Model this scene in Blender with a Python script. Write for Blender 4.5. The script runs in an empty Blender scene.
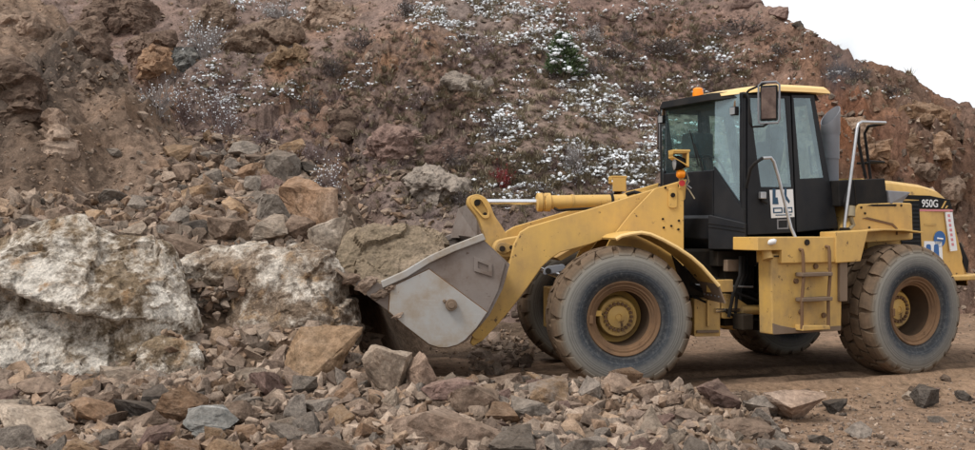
import bpy, bmesh, math, random
import numpy as np
from mathutils import Vector, Matrix, noise as mnoise

# ------------------------------------------------------------------ camera, sky, sun, exposure
scene = bpy.context.scene
COL = scene.collection
FPX, CAMH, CXP, CYP = 1045.0, 1.78, 487.5, 225.0          # focal length in photo pixels, eye height

cam_data = bpy.data.cameras.new("camera")
cam_data.sensor_width = 36.0
cam_data.lens = 36.0 * FPX / 975.0
cam_data.clip_start = 0.1
cam_data.clip_end = 3000.0
cam = bpy.data.objects.new("camera", cam_data)
cam.location = (0.0, 0.0, CAMH)
cam.rotation_euler = (math.radians(90.0), 0.0, 0.0)
COL.objects.link(cam)
scene.camera = cam

SUN_EL, SUN_AZ = 58.0, 205.0            # degrees; azimuth measured so that the light comes from behind-left of the camera
world = bpy.data.worlds.new("World")
scene.world = world
world.use_nodes = True
wn, wl = world.node_tree.nodes, world.node_tree.links
wn.clear()
w_out = wn.new("ShaderNodeOutputWorld")
w_bg = wn.new("ShaderNodeBackground")
w_sky = wn.new("ShaderNodeTexSky")
w_sky.sky_type = 'NISHITA'
w_sky.sun_disc = False
w_sky.sun_elevation = math.radians(SUN_EL)
w_sky.sun_rotation = math.radians(SUN_AZ)
w_sky.air_density = 1.0
w_sky.dust_density = 4.0
w_hsv = wn.new("ShaderNodeHueSaturation")
w_hsv.inputs['Saturation'].default_value = 0.12
w_mix = wn.new("ShaderNodeMix")
w_mix.data_type = 'RGBA'
w_mix.inputs['Factor'].default_value = 0.78               # a closed cloud deck over the clear-sky model
w_mix.inputs[7].default_value = (9.6, 9.85, 10.2, 1.0)
wl.new(w_sky.outputs['Color'], w_hsv.inputs['Color'])
wl.new(w_hsv.outputs['Color'], w_mix.inputs[6])
wl.new(w_mix.outputs[2], w_bg.inputs['Color'])
w_bg.inputs['Strength'].default_value = 0.084
wl.new(w_bg.outputs['Background'], w_out.inputs['Surface'])

sun_data = bpy.data.lights.new("sun", 'SUN')
sun_data.energy = 1.5
sun_data.angle = math.radians(16.0)
sun_data.color = (1.0, 0.97, 0.93)
sun = bpy.data.objects.new("sun", sun_data)
sd = Vector((-0.46, -0.34, 0.82)).normalized()            # towards the sun
sun.rotation_euler = sd.to_track_quat('Z', 'Y').to_euler()
COL.objects.link(sun)
w_sky.sun_rotation = math.atan2(sd.x, sd.y)
w_sky.sun_elevation = math.asin(sd.z)

scene.view_settings.view_transform = 'Standard'
scene.view_settings.look = 'None'
scene.view_settings.exposure = 0.62
scene.view_settings.gamma = 1.0
scene.view_settings.use_curve_mapping = False
scene.cycles.max_bounces = 8
scene.cycles.transparent_max_bounces = 16
scene.cycles.use_denoising = True

rng = np.random.default_rng(7)
random.seed(7)
R = math.radians

# ------------------------------------------------------------------ noise
_perm = np.random.default_rng(3).permutation(256)
_perm = np.concatenate([_perm, _perm, _perm])
_g = np.random.default_rng(4).normal(size=(256, 3))
_g /= np.linalg.norm(_g, axis=1)[:, None]

def perlin(P):
    P = np.asarray(P, float)
    I = np.floor(P).astype(int)
    F = P - I
    U = F * F * F * (F * (F * 6 - 15) + 10)
    I &= 255
    out = 0
    for dx in (0, 1):
        wx = U[:, 0] if dx else 1 - U[:, 0]
        a = _perm[I[:, 0] + dx]
        for dy in (0, 1):
            wy = U[:, 1] if dy else 1 - U[:, 1]
            b = _perm[a + I[:, 1] + dy]
            for dz in (0, 1):
                wz = U[:, 2] if dz else 1 - U[:, 2]
                g = _g[_perm[b + I[:, 2] + dz]]
                d = (g * (F - (dx, dy, dz))).sum(1)
                out = out + wx * wy * wz * d
    return out * 1.5

def fbm(P, octv=4, gain=0.5, lac=2.03):
    P = np.asarray(P, float)
    s, a, t = 0, 1.0, 0
    for k in range(octv):
        s = s + a * perlin(P + 17.3 * k)
        t += a
        a *= gain
        P = P * lac
    return s / t

def ridged(P, octv=4, gain=0.5):
    P = np.asarray(P, float)
    s, a, t = 0, 1.0, 0
    for k in range(octv):
        s = s + a * (1 - 2 * np.abs(perlin(P + 9.1 * k)))
        t += a
        a *= gain
        P = P * 2.1
    return s / t

_cellr = np.random.default_rng(5).random((256, 4))

def worley(P):
    P = np.asarray(P, float)
    I = np.floor(P).astype(int)
    f1 = np.full(len(P), 9.0)
    f2 = np.full(len(P), 9.0)
    idr = np.zeros(len(P))
    vec = np.zeros_like(P)
    for dx in (-1, 0, 1):
        for dy in (-1, 0, 1):
            for dz in (-1, 0, 1):
                C = I + (dx, dy, dz)
                h = _perm[_perm[_perm[C[:, 0] & 255] + (C[:, 1] & 255)] + (C[:, 2] & 255)]
                q = C + _cellr[h, :3] - P
                d = np.sqrt((q * q).sum(1))
                nw = d < f1
                f2 = np.where(nw, f1, np.minimum(f2, d))
                idr = np.where(nw, _cellr[h, 3], idr)
                vec = np.where(nw[:, None], q, vec)
                f1 = np.where(nw, d, f1)
    return f1, f2, idr, vec

def sstep(a, b, x):
    t = np.clip((x - a) / (b - a), 0, 1)
    return t * t * (3 - 2 * t)

# ------------------------------------------------------------------ mesh helpers
def fast_mesh(name, V, F, smooth=False, col=None):
    V = np.asarray(V, np.float32)
    F = np.asarray(F, np.int32)
    me = bpy.data.meshes.new(name)
    n = F.shape[1]
    me.vertices.add(len(V))
    me.vertices.foreach_set('co', V.ravel())
    me.loops.add(F.size)
    me.loops.foreach_set('vertex_index', F.ravel())
    me.polygons.add(len(F))
    me.polygons.foreach_set('loop_start', np.arange(0, F.size, n, dtype=np.int32))
    me.polygons.foreach_set('loop_total', np.full(len(F), n, np.int32))
    me.polygons.foreach_set('use_smooth', np.full(len(F), smooth))
    if col is not None:
        at = me.color_attributes.new('tint', 'FLOAT_COLOR', 'POINT')
        c = np.ones((len(V), 4), np.float32)
        c[:, :3] = col
        at.data.foreach_set('color', c.ravel())
    me.update(calc_edges=True)
    me.validate()
    return me

def link(name, me, mat=None, parent=None):
    o = bpy.data.objects.new(name, me)
    COL.objects.link(o)
    if mat is not None and me is not None and not me.materials:
        me.materials.append(mat)
    if parent is not None:
        o.parent = parent
    return o

def tag(o, label=None, cat=None, group=None, kind=None):
    if label: o['label'] = label
    if cat: o['category'] = cat
    if group: o['group'] = group
    if kind: o['kind'] = kind
    return o

# ------------------------------------------------------------------ materials
def nmat(name):
    m = bpy.data.materials.new(name)
    m.use_nodes = True
    nt = m.node_tree
    return m, nt.nodes, nt.links, nt.nodes['Principled BSDF']

def n_noise(N, L, vec, scale, detail=5, rough=0.6, dist=0.0):
    n = N.new("ShaderNodeTexNoise")
    n.inputs['Scale'].default_value = scale
    n.inputs['Detail'].default_value = detail
    n.inputs['Roughness'].default_value = rough
    n.inputs['Distortion'].default_value = dist
    L.new(vec, n.inputs['Vector'])
    return n.outputs['Fac']

def n_ramp(N, L, fac, stops):
    r = N.new("ShaderNodeValToRGB")
    el = r.color_ramp.elements
    while len(el) < len(stops):
        el.new(0.5)
    for e, (p, c) in zip(el, stops):
        e.position = p
        e.color = (c[0], c[1], c[2], 1) if not isinstance(c, (int, float)) else (c, c, c, 1)
    L.new(fac, r.inputs['Fac'])
    return r.outputs['Color']

def n_mix(N, L, fac, a, b, mode='MIX'):
    m = N.new("ShaderNodeMix")
    m.data_type = 'RGBA'
    m.blend_type = mode
    for sock, v in ((m.inputs['Factor'], fac), (m.inputs[6], a), (m.inputs[7], b)):
        if isinstance(v, (int, float)):
            sock.default_value = v
        elif isinstance(v, tuple):
            sock.default_value = (v[0], v[1], v[2], 1)
        else:
            L.new(v, sock)
    return m.outputs[2]

def n_math(N, L, op, a, b=None):
    m = N.new("ShaderNodeMath")
    m.operation = op
    for i, v in enumerate((a, b)):
        if v is None: continue
        if isinstance(v, (int, float)): m.inputs[i].default_value = v
        else: L.new(v, m.inputs[i])
    return m.outputs[0]

def n_bump(N, L, bsdf, h, strength=0.4, dist=0.02):
    b = N.new("ShaderNodeBump")
    b.inputs['Strength'].default_value = strength
    b.inputs['Distance'].default_value = dist
    L.new(h, b.inputs['Height'])
    L.new(b.outputs['Normal'], bsdf.inputs['Normal'])

def coords(N, which='Object'):
    return N.new("ShaderNodeTexCoord").outputs[which]

def painted(name, base, dirt=(0.19, 0.13, 0.085), dirt_amt=0.35, rust=None, rough=0.42, scale=1.6, chips=0.0, streak=0.22, scratch=0.0, spec=0.3):
    """paint with a film of road dirt, runs and (optionally) chips of rust"""
    m, N, L, B = nmat(name)
    co = coords(N)
    n1 = n_noise(N, L, co, scale, 7, 0.68)
    mp = N.new("ShaderNodeMapping")
    mp.inputs['Scale'].default_value = (3.2, 3.2, 0.8)
    L.new(co, mp.inputs['Vector'])
    n2 = n_noise(N, L, mp.outputs[0], 2.2, 5, 0.6)
    n3 = n_noise(N, L, co, 30, 3, 0.6)
    tone = n_ramp(N, L, n1, [(0.3, tuple(c * 0.86 for c in base)), (0.65, tuple(min(1, c * 1.06) for c in base))])
    f = n_math(N, L, 'MULTIPLY', n_ramp(N, L, n_math(N, L, 'ADD', n_math(N, L, 'MULTIPLY', n1, 1.05 - streak), n_math(N, L, 'MULTIPLY', n2, streak)), [(0.45, 0), (0.75, 1)]), dirt_amt * 2)
    f = n_math(N, L, 'MINIMUM', f, 0.92)
    c = n_mix(N, L, f, tone, dirt)
    if chips:
        k = n_ramp(N, L, n_noise(N, L, co, 9, 6, 0.75), [(0.72 - chips * 0.25, 0), (0.76 - chips * 0.25, 1)])
        c = n_mix(N, L, k, c, rust or (0.075, 0.04, 0.022))
    B.inputs['Specular IOR Level'].default_value = spec
    if scratch:
        ms = N.new('ShaderNodeMapping'); ms.inputs['Rotation'].default_value = (0, 0.6, 0); ms.inputs['Scale'].default_value = (3, 10, 55)
        L.new(co, ms.inputs['Vector'])
        sf = n_ramp(N, L, n_noise(N, L, ms.outputs[0], 1.0, 3, 0.6), [(0.60, 0), (0.68, scratch)])
        c = n_mix(N, L, sf, c, tuple(min(0.75, x * 1.7) for x in base))
    L.new(c, B.inputs['Base Color'])
    L.new(n_ramp(N, L, f, [(0, rough), (0.8, min(0.95, rough + 0.4))]), B.inputs['Roughness'])
    n_bump(N, L, B, n_math(N, L, 'ADD', n1, n_math(N, L, 'MULTIPLY', n3, 0.3)), 0.12, 0.01)
    return m

M = {}
M['yellow'] = painted('yellow_paint', (0.66, 0.405, 0.112), dirt=(0.33, 0.215, 0.105), dirt_amt=0.44, chips=0.40, rust=(0.13, 0.075, 0.04))
M['yellow_worn'] = painted('worn_yellow_paint', (0.60, 0.37, 0.105), dirt=(0.20, 0.14, 0.09), dirt_amt=0.48, chips=0.40)
M['roof_yellow'] = painted('faded_roof_yellow', (0.78, 0.53, 0.22), dirt=(0.42, 0.28, 0.13), dirt_amt=0.18)
M['charcoal'] = painted('charcoal_panel', (0.010, 0.011, 0.014), dirt=(0.04, 0.036, 0.032), dirt_amt=0.22, rough=0.34, spec=0.22)
M['black'] = painted('black_rubber_and_paint', (0.012, 0.012, 0.013), dirt=(0.05, 0.042, 0.035), dirt_amt=0.3, rough=0.55, spec=0.08)
M['greasy'] = painted('greasy_black_steel', (0.016, 0.014, 0.012), dirt=(0.07, 0.05, 0.033), dirt_amt=0.35, rough=0.5, spec=0.08)
M['rust'] = painted('rusty_rim', (0.185, 0.108, 0.06), dirt=(0.075, 0.05, 0.035), dirt_amt=0.42, rough=0.7, chips=0.3, scale=4, spec=0.06)
M['barrel'] = painted('shade_dark_rim_barrel', (0.085, 0.055, 0.035), dirt=(0.045, 0.032, 0.024), dirt_amt=0.4, rough=0.8, spec=0.05, scale=4)  # rust darkened in colour for the deep shade inside the wheel cavity
M['grey_steel'] = painted('grey_steel', (0.21, 0.215, 0.235), dirt=(0.15, 0.12, 0.10), dirt_amt=0.3, rough=0.5)
M['bucket_side'] = painted('scuffed_pale_steel', (0.385, 0.37, 0.35), dirt=(0.27, 0.20, 0.13), dirt_amt=0.5, rough=0.5, chips=0.3, rust=(0.20, 0.12, 0.065), streak=0.0, scale=2.6, scratch=0.08)
M['bucket'] = painted('worn_bucket_steel', (0.225, 0.188, 0.165), dirt=(0.12, 0.083, 0.062), dirt_amt=0.5, rough=0.6, chips=0.3, rust=(0.09, 0.055, 0.042), streak=0.0, scale=2.6, scratch=0.08)
M['muddy_steel'] = painted('mud_caked_steel', (0.22, 0.16, 0.115), dirt=(0.13, 0.09, 0.06), dirt_amt=0.5, rough=0.9, spec=0.06)
M['white'] = painted('white_vinyl', (0.78, 0.78, 0.78), dirt=(0.5, 0.45, 0.4), dirt_amt=0.1, rough=0.5)
M['blue'] = painted('blue_print', (0.03, 0.12, 0.33), dirt_amt=0.05)
M['dark_blue'] = painted('dark_blue_print', (0.02, 0.07, 0.13), dirt_amt=0.05)
M['pink'] = painted('faded_pink_print', (0.62, 0.22, 0.24), dirt_amt=0.05)
M['orange'] = painted('orange_lens', (0.85, 0.27, 0.015), dirt_amt=0.02, rough=0.25)
M['red'] = painted('red_lens', (0.5, 0.03, 0.03), dirt_amt=0.05, rough=0.3)
M['seat'] = painted('seat_fabric', (0.028, 0.03, 0.034), dirt_amt=0.1, rough=0.9, spec=0.06)
M['cab_trim'] = painted('cab_trim', (0.06, 0.062, 0.066), dirt_amt=0.1, rough=0.8, spec=0.06)
M['bark'] = painted('grey_twig', (0.12, 0.098, 0.09), dirt=(0.07, 0.055, 0.05), dirt_amt=0.3, rough=0.9, spec=0.06)
M['bark_purple'] = painted('purple_twig', (0.21, 0.155, 0.145), dirt=(0.11, 0.08, 0.072), dirt_amt=0.3, rough=0.9, spec=0.06)
M['bark_pale'] = painted('pale_twig', (0.30, 0.27, 0.255), dirt=(0.09, 0.07, 0.062), dirt_amt=0.3, rough=0.9, spec=0.06)
M['red_leaf'] = painted('red_autumn_leaf', (0.19, 0.022, 0.025), dirt_amt=0.1, rough=0.7)
M['needle'] = painted('juniper_green', (0.075, 0.105, 0.045), dirt=(0.035, 0.05, 0.025), dirt_amt=0.3, rough=0.8)
M['straw'] = painted('dry_straw', (0.29, 0.245, 0.17), dirt=(0.14, 0.11, 0.075), dirt_amt=0.35, rough=0.9, spec=0.06)

def simple(name, c, rough, metal=0.0):
    m, N, L, B = nmat(name)
    co = coords(N)
    L.new(n_ramp(N, L, n_noise(N, L, co, 12, 4), [(0.3, tuple(x * 0.85 for x in c)), (0.7, c)]), B.inputs['Base Color'])
    B.inputs['Roughness'].default_value = rough
    B.inputs['Metallic'].default_value = metal
    return m
M['chrome'] = simple('chrome', (0.78, 0.78, 0.79), 0.22, 1.0)
M['tube_steel'] = simple('galvanised_tube', (0.50, 0.50, 0.51), 0.38, 0.8)
M['snow'] = simple('snow', (0.80, 0.82, 0.84), 0.8)
M['mirror_reflection'] = painted('painted_mirror_reflection', (0.075, 0.045, 0.036), dirt=(0.20, 0.14, 0.11), dirt_amt=0.45, rough=0.3, scale=7)  # brown mottling painted in place of a reflection in the mirror
M['lens'] = simple('lamp_lens', (0.38, 0.39, 0.40), 0.15, 0.2)
M['mirror'] = simple('mirror_glass', (0.80, 0.80, 0.80), 0.03, 1.0)

def glass_mat(name, tint, dust_or_sheen, gloss):
    m = bpy.data.materials.new(name)
    m.use_nodes = True
    N, L = m.node_tree.nodes, m.node_tree.links
    N.clear()
    out = N.new("ShaderNodeOutputMaterial")
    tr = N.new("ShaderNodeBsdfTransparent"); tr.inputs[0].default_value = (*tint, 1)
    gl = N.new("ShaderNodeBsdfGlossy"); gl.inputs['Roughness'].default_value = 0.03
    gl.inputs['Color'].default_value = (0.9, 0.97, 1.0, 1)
    df = N.new("ShaderNodeBsdfDiffuse"); df.inputs[0].default_value = (0.33, 0.48, 0.53, 1)  # bluish film: dust plus the sky's reflection painted into the colour
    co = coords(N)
    dn = n_ramp(N, L, n_noise(N, L, co, 3.0, 6, 0.65), [(0.3, dust_or_sheen * 0.6), (0.75, min(1, dust_or_sheen * 1.35))])
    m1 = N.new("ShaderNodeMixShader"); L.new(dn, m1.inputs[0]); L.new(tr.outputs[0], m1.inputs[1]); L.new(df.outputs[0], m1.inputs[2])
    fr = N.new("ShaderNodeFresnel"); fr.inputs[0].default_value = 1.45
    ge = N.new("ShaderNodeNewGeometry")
    outer = n_math(N, L, 'SUBTRACT', 1.0, ge.outputs['Backfacing'])       # the inner skin of the pane neither reflects nor carries the film of dust and painted sheen
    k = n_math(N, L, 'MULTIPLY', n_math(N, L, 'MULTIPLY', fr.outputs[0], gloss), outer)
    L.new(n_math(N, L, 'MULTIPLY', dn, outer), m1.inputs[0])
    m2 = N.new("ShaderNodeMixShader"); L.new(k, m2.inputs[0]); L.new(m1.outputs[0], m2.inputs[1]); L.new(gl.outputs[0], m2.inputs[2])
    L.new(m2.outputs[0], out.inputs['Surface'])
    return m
M['glass'] = glass_mat('dusty_sky_sheen_glass', (0.72, 0.87, 0.88), 0.36, 2.2)
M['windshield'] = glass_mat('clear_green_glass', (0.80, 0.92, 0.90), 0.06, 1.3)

def tyre_mat():
    m, N, L, B = nmat('dusty_tyre_rubber')
    co = coords(N)
    sp = N.new("ShaderNodeSeparateXYZ"); L.new(co, sp.inputs[0])
    r = n_math(N, L, 'SQRT', n_math(N, L, 'ADD', n_math(N, L, 'MULTIPLY', sp.outputs['X'], sp.outputs['X']), n_math(N, L, 'MULTIPLY', sp.outputs['Z'], sp.outputs['Z'])))
    n1 = n_noise(N, L, co, 5, 7, 0.7)
    n2 = n_noise(N, L, co, 28, 4, 0.7)
    rj = n_math(N, L, 'ADD', r, n_math(N, L, 'MULTIPLY', n_math(N, L, 'SUBTRACT', n1, 0.5), 0.09))
    c = n_ramp(N, L, rj, [(0.40, (0.09, 0.085, 0.08)), (0.45, (0.030, 0.032, 0.036)), (0.515, (0.055, 0.060, 0.067)), (0.555, (0.122, 0.118, 0.112)), (0.66, (0.20, 0.185, 0.16)), (0.76, (0.17, 0.135, 0.095))])
    c = n_mix(N, L, n_ramp(N, L, n2, [(0.5, 0), (0.8, 0.4)]), c, (0.22, 0.21, 0.195))
    cb = N.new('ShaderNodeCombineXYZ'); L.new(n_math(N, L, 'MULTIPLY', r, 46.0), cb.inputs[0])
    c = n_mix(N, L, 1.0, c, n_ramp(N, L, n_noise(N, L, cb.outputs[0], 1.0, 3, 0.6), [(0.3, 0.68), (0.7, 1.3)]), 'MULTIPLY')
    # tread face caked with mud: |y| small
    ay = n_math(N, L, 'ABSOLUTE', sp.outputs['Y'])
    mud = n_ramp(N, L, n_math(N, L, 'ADD', ay, n_math(N, L, 'MULTIPLY', n1, 0.05)), [(0.292, 1), (0.325, 0)])
    mudc = n_ramp(N, L, n1, [(0.3, (0.085, 0.06, 0.042)), (0.7, (0.185, 0.125, 0.08))])
    hi = n_ramp(N, L, r, [(0.66, 0), (0.72, 1)])
    c = n_mix(N, L, n_math(N, L, 'MULTIPLY', mud, hi), c, mudc)
    L.new(c, B.inputs['Base Color'])
    B.inputs['Roughness'].default_value = 0.85
    B.inputs['Specular IOR Level'].default_value = 0.1
    rings = n_math(N, L, 'SINE', n_math(N, L, 'MULTIPLY', r, 260.0))
    n_bump(N, L, B, n_math(N, L, 'ADD', n_math(N, L, 'MULTIPLY', n2, 1.0), n_math(N, L, 'MULTIPLY', rings, 0.12)), 0.35, 0.008)
    return m
M['tyre'] = tyre_mat()

def warm(c, k=1.0):
    return (min(1, c[0] * (1 + 0.05 * k)), c[1] * (1 - 0.06 * k), c[2] * (1 - 0.18 * k))

def rock_mat(name, a, b, c, scale=1.1, bump=0.8, dust_or_sheen=0.25, dustc=(0.24, 0.18, 0.135), patch=None, patch_lo=0.55, patch_hi=0.62, veins=None, attr=False, bdist=0.05, var=0.7, con=1.0, patch2=None, wk=0.55):
    a, b, c, dustc = (warm(q, wk) for q in (a, b, c, dustc))
    m, N, L, B = nmat(name)
    co = coords(N)
    oi = N.new("ShaderNodeObjectInfo")
    off = N.new("ShaderNodeVectorMath"); off.operation = 'ADD'
    cmb = N.new("ShaderNodeCombineXYZ")
    k = n_math(N, L, 'MULTIPLY', oi.outputs['Random'], 37.0)
    for s in cmb.inputs: L.new(k, s)
    L.new(co, off.inputs[0]); L.new(cmb.outputs[0], off.inputs[1])
    v = off.outputs[0]
    n1 = n_noise(N, L, v, scale, 8, 0.68, 0.4)
    n2 = n_noise(N, L, v, scale * 5, 8, 0.72)
    n3 = n_noise(N, L, v, scale * 22, 5, 0.75)
    col = n_ramp(N, L, n1, [(0.30, a), (0.5, b), (0.70, c)])
    if patch is not None:
        pf = n_ramp(N, L, n_math(N, L, 'ADD', n_math(N, L, 'MULTIPLY', n_noise(N, L, v, scale * 0.7, 6, 0.7), 0.7), n_math(N, L, 'MULTIPLY', n2, 0.3)), [(patch_lo, 0), (patch_hi, 1)])
        col = n_mix(N, L, pf, col, patch)
    if patch2 is not None:
        pg = n_ramp(N, L, n_math(N, L, 'ADD', n_math(N, L, 'MULTIPLY', n_noise(N, L, v, scale * 1.1 + 0.37, 5, 0.65, 0.8), 0.75), n_math(N, L, 'MULTIPLY', n2, 0.25)), [(0.54, 0), (0.63, 0.85)])
        col = n_mix(N, L, pg, col, patch2)
    if veins is not None:
        vn = N.new("ShaderNodeTexVoronoi"); vn.feature = 'DISTANCE_TO_EDGE'; vn.inputs['Scale'].default_value = scale * 1.6
        L.new(v, vn.inputs['Vector'])
        col = n_mix(N, L, n_ramp(N, L, vn.outputs['Distance'], [(0.0, 0.8), (0.025, 0)]), col, veins)
    col = n_mix(N, L, 1.0, col, n_ramp(N, L, n2, [(0.30, 0.45 / con), (0.5, 0.98), (0.70, 1.42)]), 'MULTIPLY')
    col = n_mix(N, L, 1.0, col, n_ramp(N, L, n3, [(0.3, 0.58), (0.7, 1.34)]), 'MULTIPLY')
    rv = n_math(N, L, 'ADD', n_math(N, L, 'MULTIPLY', oi.outputs['Random'], var), 1.0 - var * 0.5)
    if attr:
        at = N.new("ShaderNodeAttribute"); at.attribute_name = 'tint'
        col = n_mix(N, L, 1.0, col, at.outputs['Color'], 'MULTIPLY')
    else:
        cr = N.new("ShaderNodeCombineColor")
        for s in cr.inputs: L.new(rv, s)
        col = n_mix(N, L, 1.0, col, cr.outputs[0], 'MULTIPLY')
    ge = N.new("ShaderNodeNewGeometry")
    sp = N.new("ShaderNodeSeparateXYZ"); L.new(ge.outputs['Normal'], sp.inputs[0])
    df = n_math(N, L, 'MULTIPLY', n_ramp(N, L, n_math(N, L, 'ADD', sp.outputs['Z'], n_math(N, L, 'MULTIPLY', n_math(N, L, 'SUBTRACT', n2, 0.5), 1.2)), [(0.45, 0), (0.95, 1)]), dust_or_sheen)
    col = n_mix(N, L, df, col, dustc)
    L.new(col, B.inputs['Base Color'])
    B.inputs['Roughness'].default_value = 0.92
    B.inputs['Specular IOR Level'].default_value = 0.04
    n_bump(N, L, B, n_math(N, L, 'ADD', n2, n_math(N, L, 'MULTIPLY', n3, 0.45)), bump, bdist)
    return m

M['r_brown'] = rock_mat('brown_rock', (0.14, 0.102, 0.08), (0.235, 0.178, 0.142), (0.32, 0.255, 0.21))
M['r_grey'] = rock_mat('grey_rock', (0.11, 0.098, 0.09), (0.22, 0.195, 0.175), (0.32, 0.29, 0.26))
M['r_rust'] = rock_mat('rust_stained_rock', (0.14, 0.095, 0.07), (0.225, 0.145, 0.095), (0.28, 0.20, 0.145), patch=(0.25, 0.185, 0.14), patch_lo=0.5, patch_hi=0.65)
M['r_pale'] = rock_mat('pale_rock', (0.19, 0.15, 0.12), (0.31, 0.26, 0.215), (0.44, 0.39, 0.34))
M['r_crag'] = rock_mat('dark_reddish_crag', (0.075, 0.055, 0.045), (0.135, 0.098, 0.08), (0.19, 0.145, 0.115), scale=1.6, dust_or_sheen=0.3, dustc=(0.20, 0.15, 0.115))
M['r_dark'] = rock_mat('dark_rock', (0.05, 0.045, 0.042), (0.09, 0.08, 0.073), (0.14, 0.125, 0.115), dust_or_sheen=0.15)
M['r_purple'] = rock_mat('purple_brown_rock', (0.12, 0.085, 0.075), (0.20, 0.14, 0.125), (0.26, 0.19, 0.17))
M['r_blue'] = rock_mat('blue_grey_rock', (0.105, 0.112, 0.112), (0.18, 0.185, 0.183), (0.27, 0.27, 0.26), veins=(0.45, 0.44, 0.42), dust_or_sheen=0.15)
M['r_pink'] = rock_mat('pink_tan_rock', (0.20, 0.145, 0.115), (0.30, 0.225, 0.18), (0.39, 0.31, 0.26))
M['r_tan'] = rock_mat('tan_orange_rock', (0.19, 0.135, 0.095), (0.31, 0.215, 0.14), (0.37, 0.29, 0.22), patch=(0.26, 0.215, 0.18))
M['boulder'] = rock_mat('white_mottled_boulder', (0.14, 0.11, 0.085), (0.29, 0.225, 0.155), (0.40, 0.345, 0.285), scale=2.0, patch=(0.76, 0.69, 0.60), patch_lo=0.45, patch_hi=0.56, patch2=(0.38, 0.235, 0.125), dust_or_sheen=0.10, bump=1.0, bdist=0.06, var=0.0, con=1.5)
M['boulder_tan'] = rock_mat('tan_mottled_boulder', (0.19, 0.14, 0.105), (0.30, 0.235, 0.18), (0.39, 0.325, 0.265), scale=2.2, patch=(0.74, 0.66, 0.565), patch_lo=0.455, patch_hi=0.56, patch2=(0.37, 0.24, 0.135), dust_or_sheen=0.15, bump=1.0, bdist=0.06, var=0.0, con=1.4)
M['r_green'] = rock_mat('greenish_brown_rock', (0.14, 0.115, 0.085), (0.23, 0.19, 0.14), (0.31, 0.255, 0.20), scale=1.4, bump=0.7, var=0.0)
M['rubble'] = rock_mat('rubble_stones', (0.145, 0.113, 0.092), (0.245, 0.198, 0.165), (0.335, 0.28, 0.24), scale=2.5, attr=True, bdist=0.012)

def soil_mat(name, s=1.0, bdist=0.06, lo=0.62, hi=1.35):
    """soil: the 'tint' attribute holds the kind of earth, noise gives grain"""
    m, N, L, B = nmat(name)
    co = coords(N)
    at = N.new("ShaderNodeAttribute"); at.attribute_name = 'tint'
    n1 = n_noise(N, L, co, 0.9 * s, 8, 0.7, 0.3)
    n2 = n_noise(N, L, co, 5.0 * s, 8, 0.75)
    n3 = n_noise(N, L, co, 26.0 * s, 5, 0.75)
    col = n_mix(N, L, 1.0, at.outputs['Color'], n_ramp(N, L, n1, [(0.28, (lo * 0.95, lo, lo * 1.04)), (0.5, 1.0), (0.72, (hi, hi * 0.97, hi * 0.93))]), 'MULTIPLY')
    col = n_mix(N, L, 1.0, col, n_ramp(N, L, n2, [(0.3, 0.45), (0.5, 1.0), (0.7, 1.45)]), 'MULTIPLY')
    col = n_mix(N, L, 1.0, col, n_ramp(N, L, n3, [(0.3, 0.68), (0.7, 1.28)]), 'MULTIPLY')
    L.new(col, B.inputs['Base Color'])
    B.inputs['Roughness'].default_value = 0.95
    B.inputs['Specular IOR Level'].default_value = 0.04
    n_bump(N, L, B, n_math(N, L, 'ADD', n2, n_math(N, L, 'MULTIPLY', n3, 0.4)), 0.75, bdist)
    return m
M['hill'] = soil_mat('hillside_soil', 1.0, 0.10)
M['bank'] = soil_mat('loose_earth', 1.6, 0.05, 0.75, 1.2)
M['ground'] = soil_mat('packed_dirt', 1.8, 0.02, 0.74, 1.22)

# ------------------------------------------------------------------ the land: height of every surface over (x, y)
def at(px, py, Y):
    """photo pixel at distance Y -> point"""
    return np.array([(px - CXP) / FPX * Y, Y, CAMH - (py - CYP) / FPX * Y])

def P3(X, Y, k, z=0.0):
    return np.stack([X * k, Y * k, np.full_like(X, z)], 1)

BX = np.array([-30, -6, -2, 1, 5, 10, 16, 40.])
BY = np.array([21, 19, 17.4, 16.6, 18.0, 21.0, 24.0, 34.])

def bedrock(X, Y, t, cl):
    """0..1: where solid rock breaks through the soil"""
    n = fbm(P3(X, Y, 0.42, 9.0), 4)
    mid = 1.5 * np.exp(-(((X + 2.6) / 2.3) ** 2 + ((Y - 20.5) / 4.0) ** 2)) + 1.5 * np.exp(-(((X + 7.6) / 2.8) ** 2 + ((Y - 23.0) / 4.5) ** 2)) + 0.7 * np.exp(-(((X + 1.0) / 1.6) ** 2 + ((Y - 26.0) / 2.0) ** 2))
    m = mid * sstep(-0.25, 0.15, n) + 0.7 * sstep(0.14, 0.34, n)
    return np.clip(np.maximum(cl * sstep(9.0, 4.0, t) * 1.15, m), 0, 1.2)

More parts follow.
